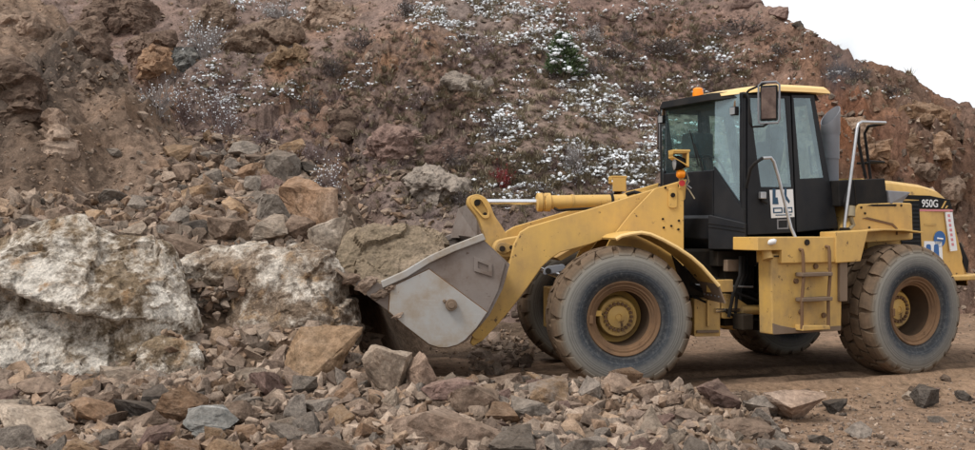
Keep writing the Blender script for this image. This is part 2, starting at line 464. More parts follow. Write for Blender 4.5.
def hill_z(X, Y, detail=True):
    t = Y - np.interp(X, BX, BY)
    tp = np.maximum(t, 0)
    cl = sstep(4.5, 8.0, X)
    z = 0.60 * t + 0.9 * sstep(0, 1.5, t) * (1 - cl) + 3.0 * sstep(0.0, 2.3, t) * cl
    z += 0.85 * fbm(P3(X, Y, 0.16, 3.3), 3) * sstep(0, 3, t)
    z += 0.50 * ridged(P3(X * 1.0, Y * 0.6, 0.34, 7.7), 2) * sstep(0, 2, t) * 0.7
    back = 6.30 - 0.60 * (X - 7.5) - 0.10 * (Y - 29.6) + 0.22 * fbm(P3(X, Y, 0.5, 1.1), 4) + 0.55 * np.maximum(8.4 - X, 0)
    calm = 0.22 + 0.78 * sstep(0.1, 1.6, back - z)          # the crest itself is weathered smooth
    z = np.minimum(z, back)
    if detail:
        # knolls of bedrock in the middle of the slope
        rk = bedrock(X, Y, t, cl) * calm
        Q = np.stack([X, Y * 0.8, z * 1.0], 1)
        Q += 0.35 * np.stack([fbm(Q * 0.7 + 3, 3), fbm(Q * 0.7 + 13, 3), fbm(Q * 0.7 + 23, 3)], 1)
        f1, f2, idr, vec = worley(Q * 0.85)
        e1 = np.clip((f2 - f1) * 2.2, 0, 1)
        id2 = (idr * 7.31) % 1.0
        z += rk * (0.80 * (idr - 0.5) + 0.40 * e1 - 0.28 + 1.1 * vec[:, 0] * (idr - 0.5) + 1.0 * vec[:, 1] * (id2 - 0.5))
        g1, g2, idg, vg = worley(Q * 2.3 + 5.1)
        e2 = np.clip((g2 - g1) * 2.2, 0, 1)
        ig2 = (idg * 5.77) % 1.0
        z += (0.09 + 0.95 * rk) * (0.24 * (idg - 0.5) + 0.15 * e2 - 0.07 + 0.40 * vg[:, 0] * (idg - 0.5) + 0.40 * vg[:, 1] * (ig2 - 0.5))
        z += 0.16 * fbm(P3(X, Y, 1.1, 2.0), 4) * sstep(-0.5, 1, t)
        z += 0.11 * fbm(P3(X, Y, 4.2, 5.0), 3) * (1 + rk)
    return z - 0.3 * sstep(0.3, -0.5, t)

# loose earth bank on the left: a plane at its angle of repose with a far crest line
EDX = np.array([-14, -7.63, -5.83, -4.46, -3.6, -2.6])
EDY = np.array([23.5, 18.66, 17.05, 16.2, 15.3, 14.4])

def bank_z(X, Y, detail=True):
    z = -7.87 - 0.335 * X + 0.595 * Y
    over = Y - np.interp(X, EDX, EDY)
    z = z - 1.5 * np.maximum(over, 0) - 0.25 * sstep(-1.2, 0.0, over)
    z = z - 2.5 * np.maximum(X + 3.6, 0)
    z += 0.30 * fbm(P3(X, Y, 0.55, 4.0), 3)
    # harder ribs that stick out of the slope at the far left
    rib = np.exp(-((X + 6.9 - 0.25 * (Y - 15)) / 0.55) ** 2) * sstep(13.2, 14.2, Y) * sstep(19.0, 16.5, Y)
    rib2 = np.exp(-((X + 5.6 - 0.30 * (Y - 15)) / 0.22) ** 2) * sstep(14.0, 15.0, Y) * sstep(18.0, 16.5, Y)
    z += 0.45 * rib + 0.25 * rib2
    if detail:
        # runnels down the fall line
        u = (X * 0.87 + Y * 0.49)
        v = (-X * 0.49 + Y * 0.87)
        z += 0.20 * fbm(np.stack([u * 0.9, v * 0.2, np.zeros_like(u) + 7], 1), 2) + 0.34 * fbm(np.stack([u * 1.9, v * 0.42, np.zeros_like(u)], 1), 5, 0.6) + 0.10 * ridged(np.stack([u * 3.1, v * 0.8, np.zeros_like(u) + 4], 1), 3)
        Q = np.stack([X, Y, z], 1)
        f1, f2, idr, vec = worley(Q * 2.4)
        z += (0.35 * rib + 0.2 * rib2) * (1.2 * vec[:, 0] * (idr - 0.5) + vec[:, 1] * ((idr * 7.3) % 1 - 0.5))
        z += (0.07 + 0.55 * rib + 0.4 * rib2) * (0.7 * (idr - 0.5) + 0.4 * np.clip((f2 - f1) * 2, 0, 1) - 0.2)
        z += 0.07 * fbm(P3(X, Y, 3.6, 8.0), 4)
        z += 0.02 * fbm(P3(X, Y, 11.0, 8.0), 2)
    return z

def pile_z(X, Y, detail=True):
    """heap of fallen rock: berm in the foreground, talus rising behind the boulders"""
    berm = 0.34 * np.exp(-((Y - 9.75 + 0.05 * X) / 0.72) ** 2) * sstep(2.75, 1.7, X) + 0.12 * np.exp(-((Y - 8.7) / 0.8) ** 2) * sstep(2.9, 1.6, X)
    up = sstep(0.45, -1.75, X + 0.28 * np.maximum(Y - 12.5, 0))
    tal = (0.30 + 0.43 * np.maximum(Y - 10.0, 0)) * up
    tal = tal - 0.9 * np.maximum(Y - 16.0, 0)
    tal = tal * (1 - 0.97 * np.exp(-((X + 0.55) / 0.95) ** 4) * sstep(10.55, 11.2, Y) * sstep(15.0, 14.0, Y))   # dug out under the bucket
    tal = tal * sstep(8.6, 10.2, Y) - 0.12 * (1 - up)
    toe = 0.35 * np.exp(-(((X - 0.2) / 1.6) ** 2 + ((Y - 15.4) / 1.0) ** 2))
    z = np.maximum(np.maximum(berm, tal), toe) - 0.03
    z += 0.10 * fbm(P3(X, Y, 0.9, 6.0), 3) * sstep(-0.02, 0.15, z)
    if detail:
        z += 0.05 * fbm(P3(X, Y, 3.5, 6.0), 4) * sstep(-0.02, 0.1, z)
    return z

def ground_z(X, Y, detail=True):
    z = 0.03 * fbm(P3(X, Y, 0.45, 11.0), 3)
    if detail:
        d = sstep(60, 20, np.hypot(X, Y - 12))
        # wheel ruts along the loader's track
        c, s = math.cos(R(26)), math.sin(R(26))
        q = (X - 4.5) * s - (Y - 12.2) * c
        for k, w in ((-0.75, 0.22), (0.35, 0.26), (1.15, 0.2)):
            z -= d * 0.055 * np.exp(-((q - k + 0.12 * np.sin(X * 0.9)) / w) ** 2) * sstep(1, 3, X)
            z += d * 0.035 * np.exp(-((np.abs(q - k + 0.12 * np.sin(X * 0.9)) - w * 1.5) / 0.09) ** 2) * sstep(1, 3, X)
        z += d * 0.022 * fbm(P3(X, Y, 2.6, 1.0), 4) + d * 0.012 * fbm(P3(X, Y, 9.0, 1.0), 3)
    return z

def wrapf(fn):
    def g(X, Y, detail=True):
        sh = X.shape
        return fn(X.ravel(), Y.ravel(), detail).reshape(sh)
    return g
HZ, BZ, PZ, GZ = map(wrapf, (hill_z, bank_z, pile_z, ground_z))

# coarse sampler of the whole land, used to stand things on it
SX0, SX1, SY0, SY1, SS = -18.0, 24.0, 6.0, 46.0, 0.1
_gx, _gy = np.meshgrid(np.arange(SX0, SX1, SS), np.arange(SY0, SY1, SS), indexing='ij')
_h, _b, _p, _g0 = HZ(_gx, _gy), BZ(_gx, _gy), PZ(_gx, _gy), GZ(_gx, _gy)
LAND = np.maximum(np.maximum(_h, _b), np.maximum(_p, _g0))
OWNER = np.argmax(np.stack([_g0, _p, _b, _h]), 0)

def land(X, Y):
    X, Y = np.atleast_1d(np.asarray(X, float)), np.atleast_1d(np.asarray(Y, float))
    u = np.clip((X - SX0) / SS, 0, LAND.shape[0] - 1.001)
    v = np.clip((Y - SY0) / SS, 0, LAND.shape[1] - 1.001)
    i, j = u.astype(int), v.astype(int)
    a, b = u - i, v - j
    return (LAND[i, j] * (1 - a) + LAND[i + 1, j] * a) * (1 - b) + (LAND[i, j + 1] * (1 - a) + LAND[i + 1, j + 1] * a) * b

def owner(X, Y):
    i = np.clip(((np.asarray(X) - SX0) / SS).astype(int), 0, LAND.shape[0] - 1)
    j = np.clip(((np.asarray(Y) - SY0) / SS).astype(int), 0, LAND.shape[1] - 1)
    return OWNER[i, j]

_ys = np.concatenate([np.arange(7.0, 20, 0.04), np.arange(20, 45.5, 0.08)])

def cast(px, py):
    """where the sight line through a photo pixel meets the land (x, y, z); nan where it meets sky"""
    px, py = np.atleast_1d(np.asarray(px, float)), np.atleast_1d(np.asarray(py, float))
    out = np.full((len(px), 3), np.nan)
    for s in range(0, len(px), 2000):
        a, b = px[s:s + 2000, None], py[s:s + 2000, None]
        X = (a - CXP) / FPX * _ys
        Z = CAMH - (b - CYP) / FPX * _ys
        hit = land(X.ravel(), np.broadcast_to(_ys, X.shape).ravel()).reshape(X.shape) >= Z
        k = hit.argmax(1)
        ok = hit[np.arange(len(k)), k]
        y = _ys[k]
        xx = X[np.arange(len(k)), k]
        out[s:s + 2000][ok] = np.stack([xx, y, land(xx, y)], 1)[ok]
    return out

def grid_surface(name, fn, xs, ys, others, colfn, mat, margin=0.35):
    gx, gy = np.meshgrid(xs, ys, indexing='ij')
    z = fn(gx, gy)
    keep = np.ones_like(z, bool)
    for o in others:
        keep &= z > o(gx, gy, False) - margin
    nx, ny = gx.shape
    idx = np.arange(nx * ny).reshape(nx, ny)
    f = np.stack([idx[:-1, :-1], idx[1:, :-1], idx[1:, 1:], idx[:-1, 1:]], -1)
    fk = keep[:-1, :-1] | keep[1:, :-1] | keep[1:, 1:] | keep[:-1, 1:]
    F = f[fk]
    used = np.zeros(nx * ny, bool)
    used[F.ravel()] = True
    remap = np.cumsum(used) - 1
    V = np.stack([gx.ravel(), gy.ravel(), z.ravel()], 1)[used]
    me = fast_mesh(name, V, remap[F], name == 'ground', colfn(V))
    o = link(name, me, mat)
    tag(o, kind='structure')
    return o

def blobs(V, base, spots):
    """kinds of earth: base colour with spots (photo pixel, radius in px, colour, weight)"""
    c = np.tile(np.array(base, float), (len(V), 1))
    px = np.array([s[0] for s in spots], float)
    py = np.array([s[1] for s in spots], float)
    H = cast(px, py)
    wob = fbm(V * 0.9, 4) * 0.9
    for h, s in zip(H, spots):
        if np.isnan(h[0]): continue
        r = s[2] * h[1] / FPX
        d = np.sqrt(((V - h) * np.array([1, 0.6, 0.9])) ** 2 @ np.ones(3)) / r
        w = (sstep(1.35, 0.5, d + wob * 0.55) * s[4])[:, None]
        c = c * (1 - w) + np.array(s[3]) * w
    return c

RED, ORG, PUR, GRY, DRK, TAN = (0.24, 0.15, 0.11), (0.28, 0.17, 0.105), (0.24, 0.18, 0.16), (0.25, 0.22, 0.20), (0.12, 0.10, 0.09), (0.32, 0.255, 0.20)
hill_spots = [
    (400, 55, 60, ORG, 0.5), (330, 20, 40, ORG, 0.4), (360, 60, 30, ORG, 0.5), (290, 62, 26, ORG, 0.9), (390, 150, 40, DRK, 0.45),
    (430, 200, 50, GRY, 0.5), (265, 45, 40, GRY, 0.5), (300, 110, 50, RED, 0.55), (180, 60, 30, GRY, 0.8), (110, 25, 45, (0.15, 0.10, 0.08), 0.8), (150, 65, 22, (0.20, 0.10, 0.075), 0.7),
    (600, 30, 90, (0.25, 0.17, 0.14), 0.7), (700, 50, 70, (0.25, 0.17, 0.138), 0.7), (760, 60, 50, (0.255, 0.18, 0.145), 0.6), (560, 100, 50, TAN, 0.3), (660, 150, 50, TAN, 0.25), (520, 150, 60, TAN, 0.3),
    (860, 130, 55, (0.25, 0.115, 0.062), 0.85), (850, 200, 45, ORG, 0.6), (900, 150, 40, RED, 0.7), (930, 200, 40, (0.24, 0.125, 0.075), 0.6),
    (965, 180, 45, (0.18, 0.13, 0.105), 0.7), (930, 140, 18, DRK, 0.7), (900, 90, 35, (0.17, 0.13, 0.11), 0.6), (950, 280, 30, GRY, 0.5), (335, 170, 40, (0.17, 0.12, 0.115), 0.7), (450, 60, 40, PUR, 0.5), (480, 20, 60, GRY, 0.5),
]
def hill_col(V):
    c = blobs(V, (0.255, 0.192, 0.165), hill_spots)
    X, Y = V[:, 0], V[:, 1]
    rk = bedrock(X, Y, Y - np.interp(X, BX, BY), sstep(4.5, 8.0, X))
    _, _, idr, _ = worley(np.stack([X, Y * 0.8, V[:, 2]], 1) * 1.4 + 3)
    pal = np.array([(0.13, 0.115, 0.105), (0.20, 0.165, 0.145), (0.24, 0.17, 0.13), (0.27, 0.165, 0.10), (0.16, 0.125, 0.11)])
    rc = pal[np.minimum((idr * 5).astype(int), 4)]
    w = (np.clip(rk, 0, 1) * np.where(X > 5, 0.35, 0.6))[:, None]
    c = c * (1 - w) + rc * w
    n = fbm(V * 0.35 + 40, 4)[:, None]
    rd = (sstep(5.0, 7.5, X) * sstep(9.0, 5.0, Y - np.interp(X, BX, BY)))[:, None]      # iron-stained rock in the road cut
    c = c * (1 - 0.16 * sstep(5.0, 8.0, X) * sstep(8.0, 4.0, Y - np.interp(X, BX, BY)))[:, None]
    return np.clip(c * (1 + 0.35 * n) * (np.array((0.90, 0.845, 0.82)) * (1 - rd) + np.array((0.98, 0.81, 0.70)) * rd), 0.02, 0.6)
def bank_col(V):
    c = np.tile(np.array((0.225, 0.168, 0.13)), (len(V), 1))
    u = fbm(np.stack([(V[:, 0] * 0.87 + V[:, 1] * 0.49) * 1.3, (-V[:, 0] * 0.49 + V[:, 1] * 0.87) * 0.3, V[:, 2] * 0.3], 1), 4)[:, None]
    c = c * (1 + 0.95 * u)
    rib = np.exp(-((V[:, 0] + 6.9 - 0.25 * (V[:, 1] - 15)) / 0.6) ** 2)[:, None] * 0.7
    return np.clip((c * (1 - rib) + np.array((0.13, 0.115, 0.105)) * rib) * np.array((0.80, 0.74, 0.69)), 0.03, 0.5)
def pile_col(V):
    n = fbm(V * 0.8 + 11, 4)[:, None]
    return np.clip(np.array((0.14, 0.097, 0.068)) * (1 + 0.5 * n), 0.03, 0.5)
def ground_col(V):
    n = fbm(V * np.array([0.35, 0.7, 1]) + 5, 4)[:, None]
    c = np.array((0.225, 0.15, 0.102)) * (1 + 0.5 * n)
    q = ((V[:, 0] - 4.5) * math.sin(R(26)) - (V[:, 1] - 12.2) * math.cos(R(26)))
    w = (np.exp(-((q - 0.5) / 0.8) ** 2) * sstep(1, 3, V[:, 0]) * 0.45)[:, None]
    c = c * (1 - w) + np.array((0.255, 0.165, 0.10)) * w
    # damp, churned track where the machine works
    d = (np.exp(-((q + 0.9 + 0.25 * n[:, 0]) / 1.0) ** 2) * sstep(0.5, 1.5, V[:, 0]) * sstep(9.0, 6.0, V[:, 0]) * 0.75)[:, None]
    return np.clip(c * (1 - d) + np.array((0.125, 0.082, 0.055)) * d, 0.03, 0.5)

def spread(lo, hi, a, b, fine, grow=1.35):
    core = list(np.arange(a, b, fine))
    l, s, x = [], fine, a
    while x > lo:
        s *= grow; x -= s; l.append(x)
    r, s, x = [], fine, core[-1]
    while x < hi:
        s *= grow; x += s; r.append(x)
    return np.array(l[::-1] + core + r)

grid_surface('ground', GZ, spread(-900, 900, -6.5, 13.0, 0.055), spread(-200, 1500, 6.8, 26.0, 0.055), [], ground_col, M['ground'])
hx = np.concatenate([np.arange(-17, -9, 0.12), np.arange(-9, 17.0, 0.062), np.arange(17.0, 40, 0.3)])
hy = np.concatenate([np.arange(15.5, 34, 0.062), np.arange(34, 60, 0.3)])
grid_surface('hillside', HZ, hx, hy, [lambda X, Y, d=False: np.full_like(X, -0.35)], hill_col, M['hill'])
grid_surface('earth_bank', BZ, np.arange(-14, -2.0, 0.05), np.arange(9.5, 24.0, 0.05), [PZ, lambda X, Y, d=False: np.full_like(X, -0.2)], bank_col, M['bank'], 0.5)
grid_surface('rubble_slope', PZ, np.arange(-9.0, 3.6, 0.05), np.arange(7.0, 17.6, 0.05), [BZ, lambda X, Y, d=False: np.full_like(X, 0.0)], pile_col, M['bank'], 0.25)


# ------------------------------------------------------------------ the wheel loader
class MB:
    """collects simple solids; build() links them as one mesh object"""
    def __init__(s): s.v, s.f = [], []
    def add(s, v, f):
        o = len(s.v)
        s.v += [tuple(p) for p in v]
        s.f += [tuple(i + o for i in q) for q in f]
        return s
    def box(s, x0, x1, y0, y1, z0, z1):
        v = [(x, y, z) for x in (x0, x1) for y in (y0, y1) for z in (z0, z1)]
        return s.add(v, [(0, 1, 3, 2), (4, 6, 7, 5), (0, 4, 5, 1), (2, 3, 7, 6), (0, 2, 6, 4), (1, 5, 7, 3)])
    def prism(s, poly, y0, y1):
        """polygon in (x, z) pushed from y0 to y1"""
        n = len(poly)
        a = sum(poly[i][0] * poly[(i + 1) % n][1] - poly[(i + 1) % n][0] * poly[i][1] for i in range(n))
        p = poly if a > 0 else poly[::-1]
        v = [(x, y0, z) for x, z in p] + [(x, y1, z) for x, z in p]
        f = [tuple(range(n)), tuple(range(2 * n - 1, n - 1, -1))]
        f += [(i, i + n, (i + 1) % n + n, (i + 1) % n) for i in range(n)]
        return s.add(v, f)
    def slab(s, quad, th):
        """3D quad given thickness th along its normal"""
        q = [Vector(p) for p in quad]
        n = (q[1] - q[0]).cross(q[-1] - q[0]).normalized() * th
        k = len(q)
        v = q + [p + n for p in q]
        return s.add(v, [tuple(range(k))[::-1], tuple(range(k, 2 * k))] + [(i, (i + 1) % k, (i + 1) % k + k, i + k) for i in range(k)])
    def ring(s, outer, inner, y0, y1):
        """flat frame in (x, z): outer and inner outlines of equal length"""
        n = len(outer)
        v = [(x, y, z) for y in (y0, y1) for L_ in (outer, inner) for x, z in L_]
        f = []
        for i in range(n):
            j = (i + 1) % n
            f += [(i, j, n + j, n + i), (2 * n + j, 2 * n + i, 3 * n + i, 3 * n + j), (j, i, 2 * n + i, 2 * n + j), (n + i, n + j, 3 * n + j, 3 * n + i)]
        return s.add(v, f)
    def tube(s, pts, r, n=10, caps=True):
        pts = [Vector(p) for p in pts]
        rs = r if isinstance(r, (list, tuple)) else [r] * len(pts)
        v, f = [], []
        up = None
        for i, p in enumerate(pts):
            d = (pts[min(i + 1, len(pts) - 1)] - pts[max(i - 1, 0)]).normalized()
            if up is None:
                up = d.orthogonal().normalized()
            up = (up - d * up.dot(d)).normalized()
            w = d.cross(up)
            for k in range(n):
                a = 2 * math.pi * k / n
                v.append(p + (up * math.cos(a) + w * math.sin(a)) * rs[i])
        for i in range(len(pts) - 1):
            for k in range(n):
                f.append((i * n + k, i * n + (k + 1) % n, (i + 1) * n + (k + 1) % n, (i + 1) * n + k))
        if caps:
            f.append(tuple(range(n))[::-1])
            f.append(tuple((len(pts) - 1) * n + k for k in range(n)))
        return s.add(v, f)
    def lathe(s, prof, n=48, axis='y', c=(0, 0, 0)):
        """profile of (radius, along) turned about an axis through c"""
        v, f = [], []
        for (r, a) in prof:
            for k in range(n):
                t = 2 * math.pi * k / n
                if axis == 'y': v.append((c[0] + r * math.cos(t), c[1] + a, c[2] + r * math.sin(t)))
                elif axis == 'z': v.append((c[0] + r * math.cos(t), c[1] + r * math.sin(t), c[2] + a))
                else: v.append((c[0] + a, c[1] + r * math.cos(t), c[2] + r * math.sin(t)))
        for i in range(len(prof) - 1):
            for k in range(n):
                f.append((i * n + k, i * n + (k + 1) % n, (i + 1) * n + (k + 1) % n, (i + 1) * n + k))
        return s.add(v, f)
    def build(s, name, mat, parent=None, smooth=False, bevel=0.0, rotz=None, segs=2):
        me = bpy.data.meshes.new(name)
        me.from_pydata([tuple(p) for p in s.v], [], s.f)
        bm = bmesh.new(); bm.from_mesh(me)
        bmesh.ops.recalc_face_normals(bm, faces=bm.faces)
        bm.to_mesh(me); bm.free()
        o = link(name, me, mat, parent)
        if smooth:
            me.polygons.foreach_set('use_smooth', [True] * len(me.polygons))
            me.set_sharp_from_angle(angle=R(38))
        if bevel:
            b = o.modifiers.new('bevel', 'BEVEL')
            b.width = bevel; b.segments = segs; b.limit_method = 'ANGLE'; b.angle_limit = R(40)
        if rotz is not None: o.rotation_euler.z = rotz
        return o

def round_poly(poly, r=0.03, k=4):
    """rounds the corners of an (x, z) outline"""
    out = []
    n = len(poly)
    for i in range(n):
        p, a, b = Vector(poly[i]), Vector(poly[i - 1]), Vector(poly[(i + 1) % n])
        da, db = (a - p), (b - p)
        q = min(r, da.length * 0.45, db.length * 0.45)
        s, e = p + da.normalized() * q, p + db.normalized() * q
        for t in range(k + 1):
            t /= k
            w = s * (1 - t) ** 2 + p * 2 * t * (1 - t) + e * t * t
            out.append((w.x, w.y))
    return out

AF, AR = R(7.0), R(26.0)
loader = bpy.data.objects.new('wheel_loader', None)
COL.objects.link(loader)
loader.location = (2.98, 12.85, 0.0)
loader.rotation_euler.z = math.pi + AR
tag(loader, 'yellow articulated wheel loader scooping rocks with its raised steel bucket', 'wheel loader')
DF = AF - AR                     # the front half is steered: its parts turn about the hinge

def front(mb, name, mat, **k): return mb.build(name, mat, loader, rotz=DF, **k)
def rear(mb, name, mat, **k): return mb.build(name, mat, loader, **k)

# ---- wheels
def tyre_meshes():
    w = [(0.395, 0.235), (0.41, 0.262), (0.445, 0.285), (0.50, 0.305), (0.56, 0.313), (0.62, 0.310), (0.67, 0.298), (0.715, 0.278), (0.734, 0.250), (0.740, 0.20), (0.745, 0.10), (0.746, 0.0)]
    prof = [(r, a) for r, a in w] + [(r, -a) for r, a in w[-2::-1]]
    t = MB().lathe(prof, 72)
    tr = MB()
    NL = 22
    for side in (1, -1):
        for i in range(NL):
            a0 = 2 * math.pi * (i + (0.5 if side < 0 else 0)) / NL
            # big blocks: wide at the shoulder, slanting to the middle, wrapped over the shoulder
            for (us, rr, hh, sh) in (([0.010, 0.07, 0.132], [0.788, 0.788, 0.787], (0.112, 0.118, 0.112), 0.0),
                                     ([0.152, 0.20, 0.240, 0.274, 0.294], [0.786, 0.783, 0.772, 0.745, 0.695], (0.108, 0.116, 0.116, 0.112, 0.095), math.pi / NL)):
                v, f = [], []
                for j, (u, r) in enumerate(zip(us, rr)):
                    sl = 0.10 * (1 - u / 0.29) + sh
                    half = hh[j]
                    for kx in range(4):
                        th = a0 + sl + half * (kx / 1.5 - 1) + 0.02 * math.sin(i * 2.3 + j)
                        v.append((r * math.cos(th), side * u, r * math.sin(th)))
                    for kx in range(4):
                        th = a0 + sl + half * 1.05 * (kx / 1.5 - 1)
                        rb = r - 0.07
                        v.append((rb * math.cos(th), side * (u if r > 0.75 else u - 0.025), rb * math.sin(th)))
                for j in range(len(us) - 1):
                    b, c = j * 8, (j + 1) * 8
                    for kx in range(3): f.append((b + kx, b + kx + 1, c + kx + 1, c + kx))
                    f += [(b, c, c + 4, b + 4), (b + 3, b + 7, c + 7, c + 3)]
                e = (len(us) - 1) * 8
                for kx in range(3):
                    f += [(kx, kx + 4, kx + 5, kx + 1), (e + kx, e + kx + 1, e + kx + 5, e + kx + 4)]
                tr.add(v, f)
    return t, tr
TY, TREAD = tyre_meshes()

def wheel_proto():
    e = bpy.data.objects.new('wheel', None)
    COL.objects.link(e); e.parent = loader
    t = TY.build('tyre', M['tyre'], e, smooth=True)
    tag(TREAD.build('tread', M['tyre'], e), kind='stuff')
    rim = MB().lathe([(0.30, 0.20), (0.405, 0.235), (0.412, 0.262), (0.402, 0.278), (0.385, 0.272), (0.372, 0.255), (0.352, 0.255), (0.345, 0.235), (0.325, 0.228), (0.318, 0.205), (0.306, 0.19)], 64)
    rim.lathe([(0.39, -0.25), (0.30, -0.22), (0.29, -0.15), (0.0, -0.16)], 40)
    rim.build('rim', M['rust'], e, smooth=True)
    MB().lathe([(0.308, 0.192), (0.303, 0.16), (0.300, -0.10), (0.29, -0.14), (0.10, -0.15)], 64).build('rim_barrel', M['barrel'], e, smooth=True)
    d = MB().lathe([(0.295, -0.13), (0.26, -0.12), (0.235, -0.10), (0.225, -0.02), (0.21, 0.0), (0.18, 0.004), (0.172, -0.006)], 48)
    d.lathe([(0.172, -0.006), (0.128, -0.004), (0.122, 0.012), (0.05, 0.02), (0.036, 0.028), (0.03, 0.018), (0.0, 0.018)], 48)
    d.build('hub', M['yellow_worn'], e, smooth=True)
    bolts = MB()
    for k in range(20):
        t = 2 * math.pi * k / 20
        c = (0.148 * math.cos(t), 0, 0.148 * math.sin(t))
        bolts.tube([(c[0], -0.02, c[2]), (c[0], 0.026, c[2])], 0.0185, 6)
    tag(bolts.build('bolt_ring', M['rust'], e), kind='stuff')
    v = MB()
    v.box(0.22, 0.30, 0.06, 0.14, 0.02, 0.08)
    v.build('valve_guard', M['yellow'], e, bevel=0.006)
    lk = MB(); lk.box(0.345, 0.385, 0.262, 0.285, -0.05, 0.04)
    lk.build('lock_ring_clip', M['rust'], e, bevel=0.005)
    return e
wheel0 = wheel_proto()
def put_wheel(e, isfront, side):
    x = 1.675 if isfront else -1.675
    y = 1.07 * side
    a = DF if isfront else 0
    e.location = (x * math.cos(a) - y * math.sin(a), x * math.sin(a) + y * math.cos(a), 0.762)
    e.rotation_euler = (0, 0.35 if isfront else 1.1, a + (0 if side > 0 else math.pi))
    e.rotation_mode = 'XYZ'
    e.rotation_euler = (0, 0, a + (0 if side > 0 else math.pi))
for i, (isf, s) in enumerate(((True, 1), (True, -1), (False, 1), (False, -1))):
    if i == 0: e = wheel0
    else:
        e = wheel0.copy(); COL.objects.link(e)
        for ch in list(wheel0.children):
            c = ch.copy(); COL.objects.link(c); c.parent = e
    put_wheel(e, isf, s)

# ---- bucket
prof = [(4.68, 1.225), (4.25, 0.90), (3.95, 0.665), (3.77, 0.545), (3.58, 0.505), (3.40, 0.555), (3.20, 0.80), (3.06, 1.09), (2.985, 1.38), (3.245, 1.645)]
def offset_in(p, d):
    out = []
    for i, q in enumerate(p):
        a, b = Vector(p[max(i - 1, 0)]), Vector(p[min(i + 1, len(p) - 1)])
        t = (b - a).normalized()
        out.append((q[0] - t.y * d * -1 * -1, q[1] + t.x * d * -1))
    return out
inn = offset_in(prof, 0.045)
bucket = front(MB().prism(prof + inn[::-1], -1.44, 1.44), 'bucket', M['bucket'], bevel=0.004)
side_poly = [(4.70, 1.245), (4.25, 0.905), (3.95, 0.672), (3.77, 0.552), (3.58, 0.512), (3.40, 0.562), (3.207, 0.80), (3.067, 1.09), (2.992, 1.38), (3.25, 1.64), (3.55, 1.54), (3.80, 1.425), (4.05, 1.27), (4.28, 1.165)]
for s in (1, -1):
    y0, y1 = (1.44, 1.465) if s > 0 else (-1.465, -1.44)
    MB().prism(side_poly, y0, y1).build('side_plate', M['bucket'], bucket, bevel=0.004)
    wp = [(4.20, 1.13), (3.80, 1.315), (3.19, 0.86), (3.30, 0.70), (3.42, 0.575), (3.50, 0.525), (3.61, 0.497), (3.70, 0.500), (3.80, 0.535), (4.06, 0.74), (4.215, 0.88)]
    a, b = (1.466, 1.49) if s > 0 else (-1.49, -1.466)
    MB().prism(wp, a, b).build('wear_plate', M['bucket_side'], bucket, bevel=0.005)
    yb = 1.470 * s
    MB().tube([(x, yb, z) for x, z in wp + wp[:1]], 0.011, 6, caps=False).build('weld_bead', M['rust'], bucket, smooth=True)
    # thick strip along the open edge
    st = [(4.30, 1.195), (4.05, 1.305), (3.80, 1.455), (3.55, 1.57), (3.235, 1.69), (3.205, 1.625), (3.54, 1.50), (3.79, 1.385), (4.03, 1.235), (4.28, 1.125)]
    a, b = (1.425, 1.505) if s > 0 else (-1.505, -1.425)
    MB().prism(st, a, b).build('side_cutter', M['bucket_side'] if s > 0 else M['bucket'], bucket, bevel=0.008)
b = MB().tube([(3.57, 1.48, 0.945), (3.57, 1.545, 0.945)], 0.062, 16).tube([(3.57, 1.545, 0.945), (3.57, 1.565, 0.945)], 0.036, 12)
b.tube([(3.64, 1.485, 0.985), (3.64, 1.51, 0.985)], 0.02, 8)
b.build('pin_boss', M['muddy_steel'], bucket, bevel=0.006)
sq = MB().ring([(3.325, 1.445), (3.135, 1.375), (3.135, 1.235), (3.325, 1.295)], [(3.285, 1.395), (3.175, 1.352), (3.175, 1.28), (3.285, 1.325)], 1.466, 1.482)
sq.build('lifting_eye_plate', M['bucket'], bucket, bevel=0.003)
ce = MB().prism([(4.78, 1.318), (4.46, 1.045), (4.44, 1.075), (4.66, 1.245)], -1.47, 1.47)
ce.build('cutting_edge', M['muddy_steel'], bucket, bevel=0.004)
# mud on the near lip corner
random.seed(5)
for (x, z, r) in ((4.45, 1.165, 0.09), (4.30, 1.06, 0.075), (4.20, 1.13, 0.05), (4.60, 1.22, 0.07), (4.12, 0.84, 0.05)):
    bm = bmesh.new(); bmesh.ops.create_icosphere(bm, subdivisions=3, radius=1)
    for v in bm.verts:
        n = mnoise.fractal(v.co * 2 + Vector((x * 9, z, r)), 1.0, 2.0, 3)
        k = 1 + 0.45 * n
        v.co = Vector((x + v.co.x * r * 1.25 * k, 1.46 + v.co.y * 0.05 * k, z + v.co.z * r * 0.75 * k - v.co.x * r * 0.4))
    me = bpy.data.meshes.new('caked_mud'); bm.to_mesh(me); bm.free()
    link('caked_mud', me, M['r_brown'], bucket)
sp = MB().slab([(3.30, -1.40, 1.60), (3.00, -0.80, 1.62), (3.02, -0.80, 1.95), (3.10, -1.0, 2.05), (3.20, -1.30, 1.99)], 0.04)
sp.build('spill_guard', M['bucket'], bucket, bevel=0.006)

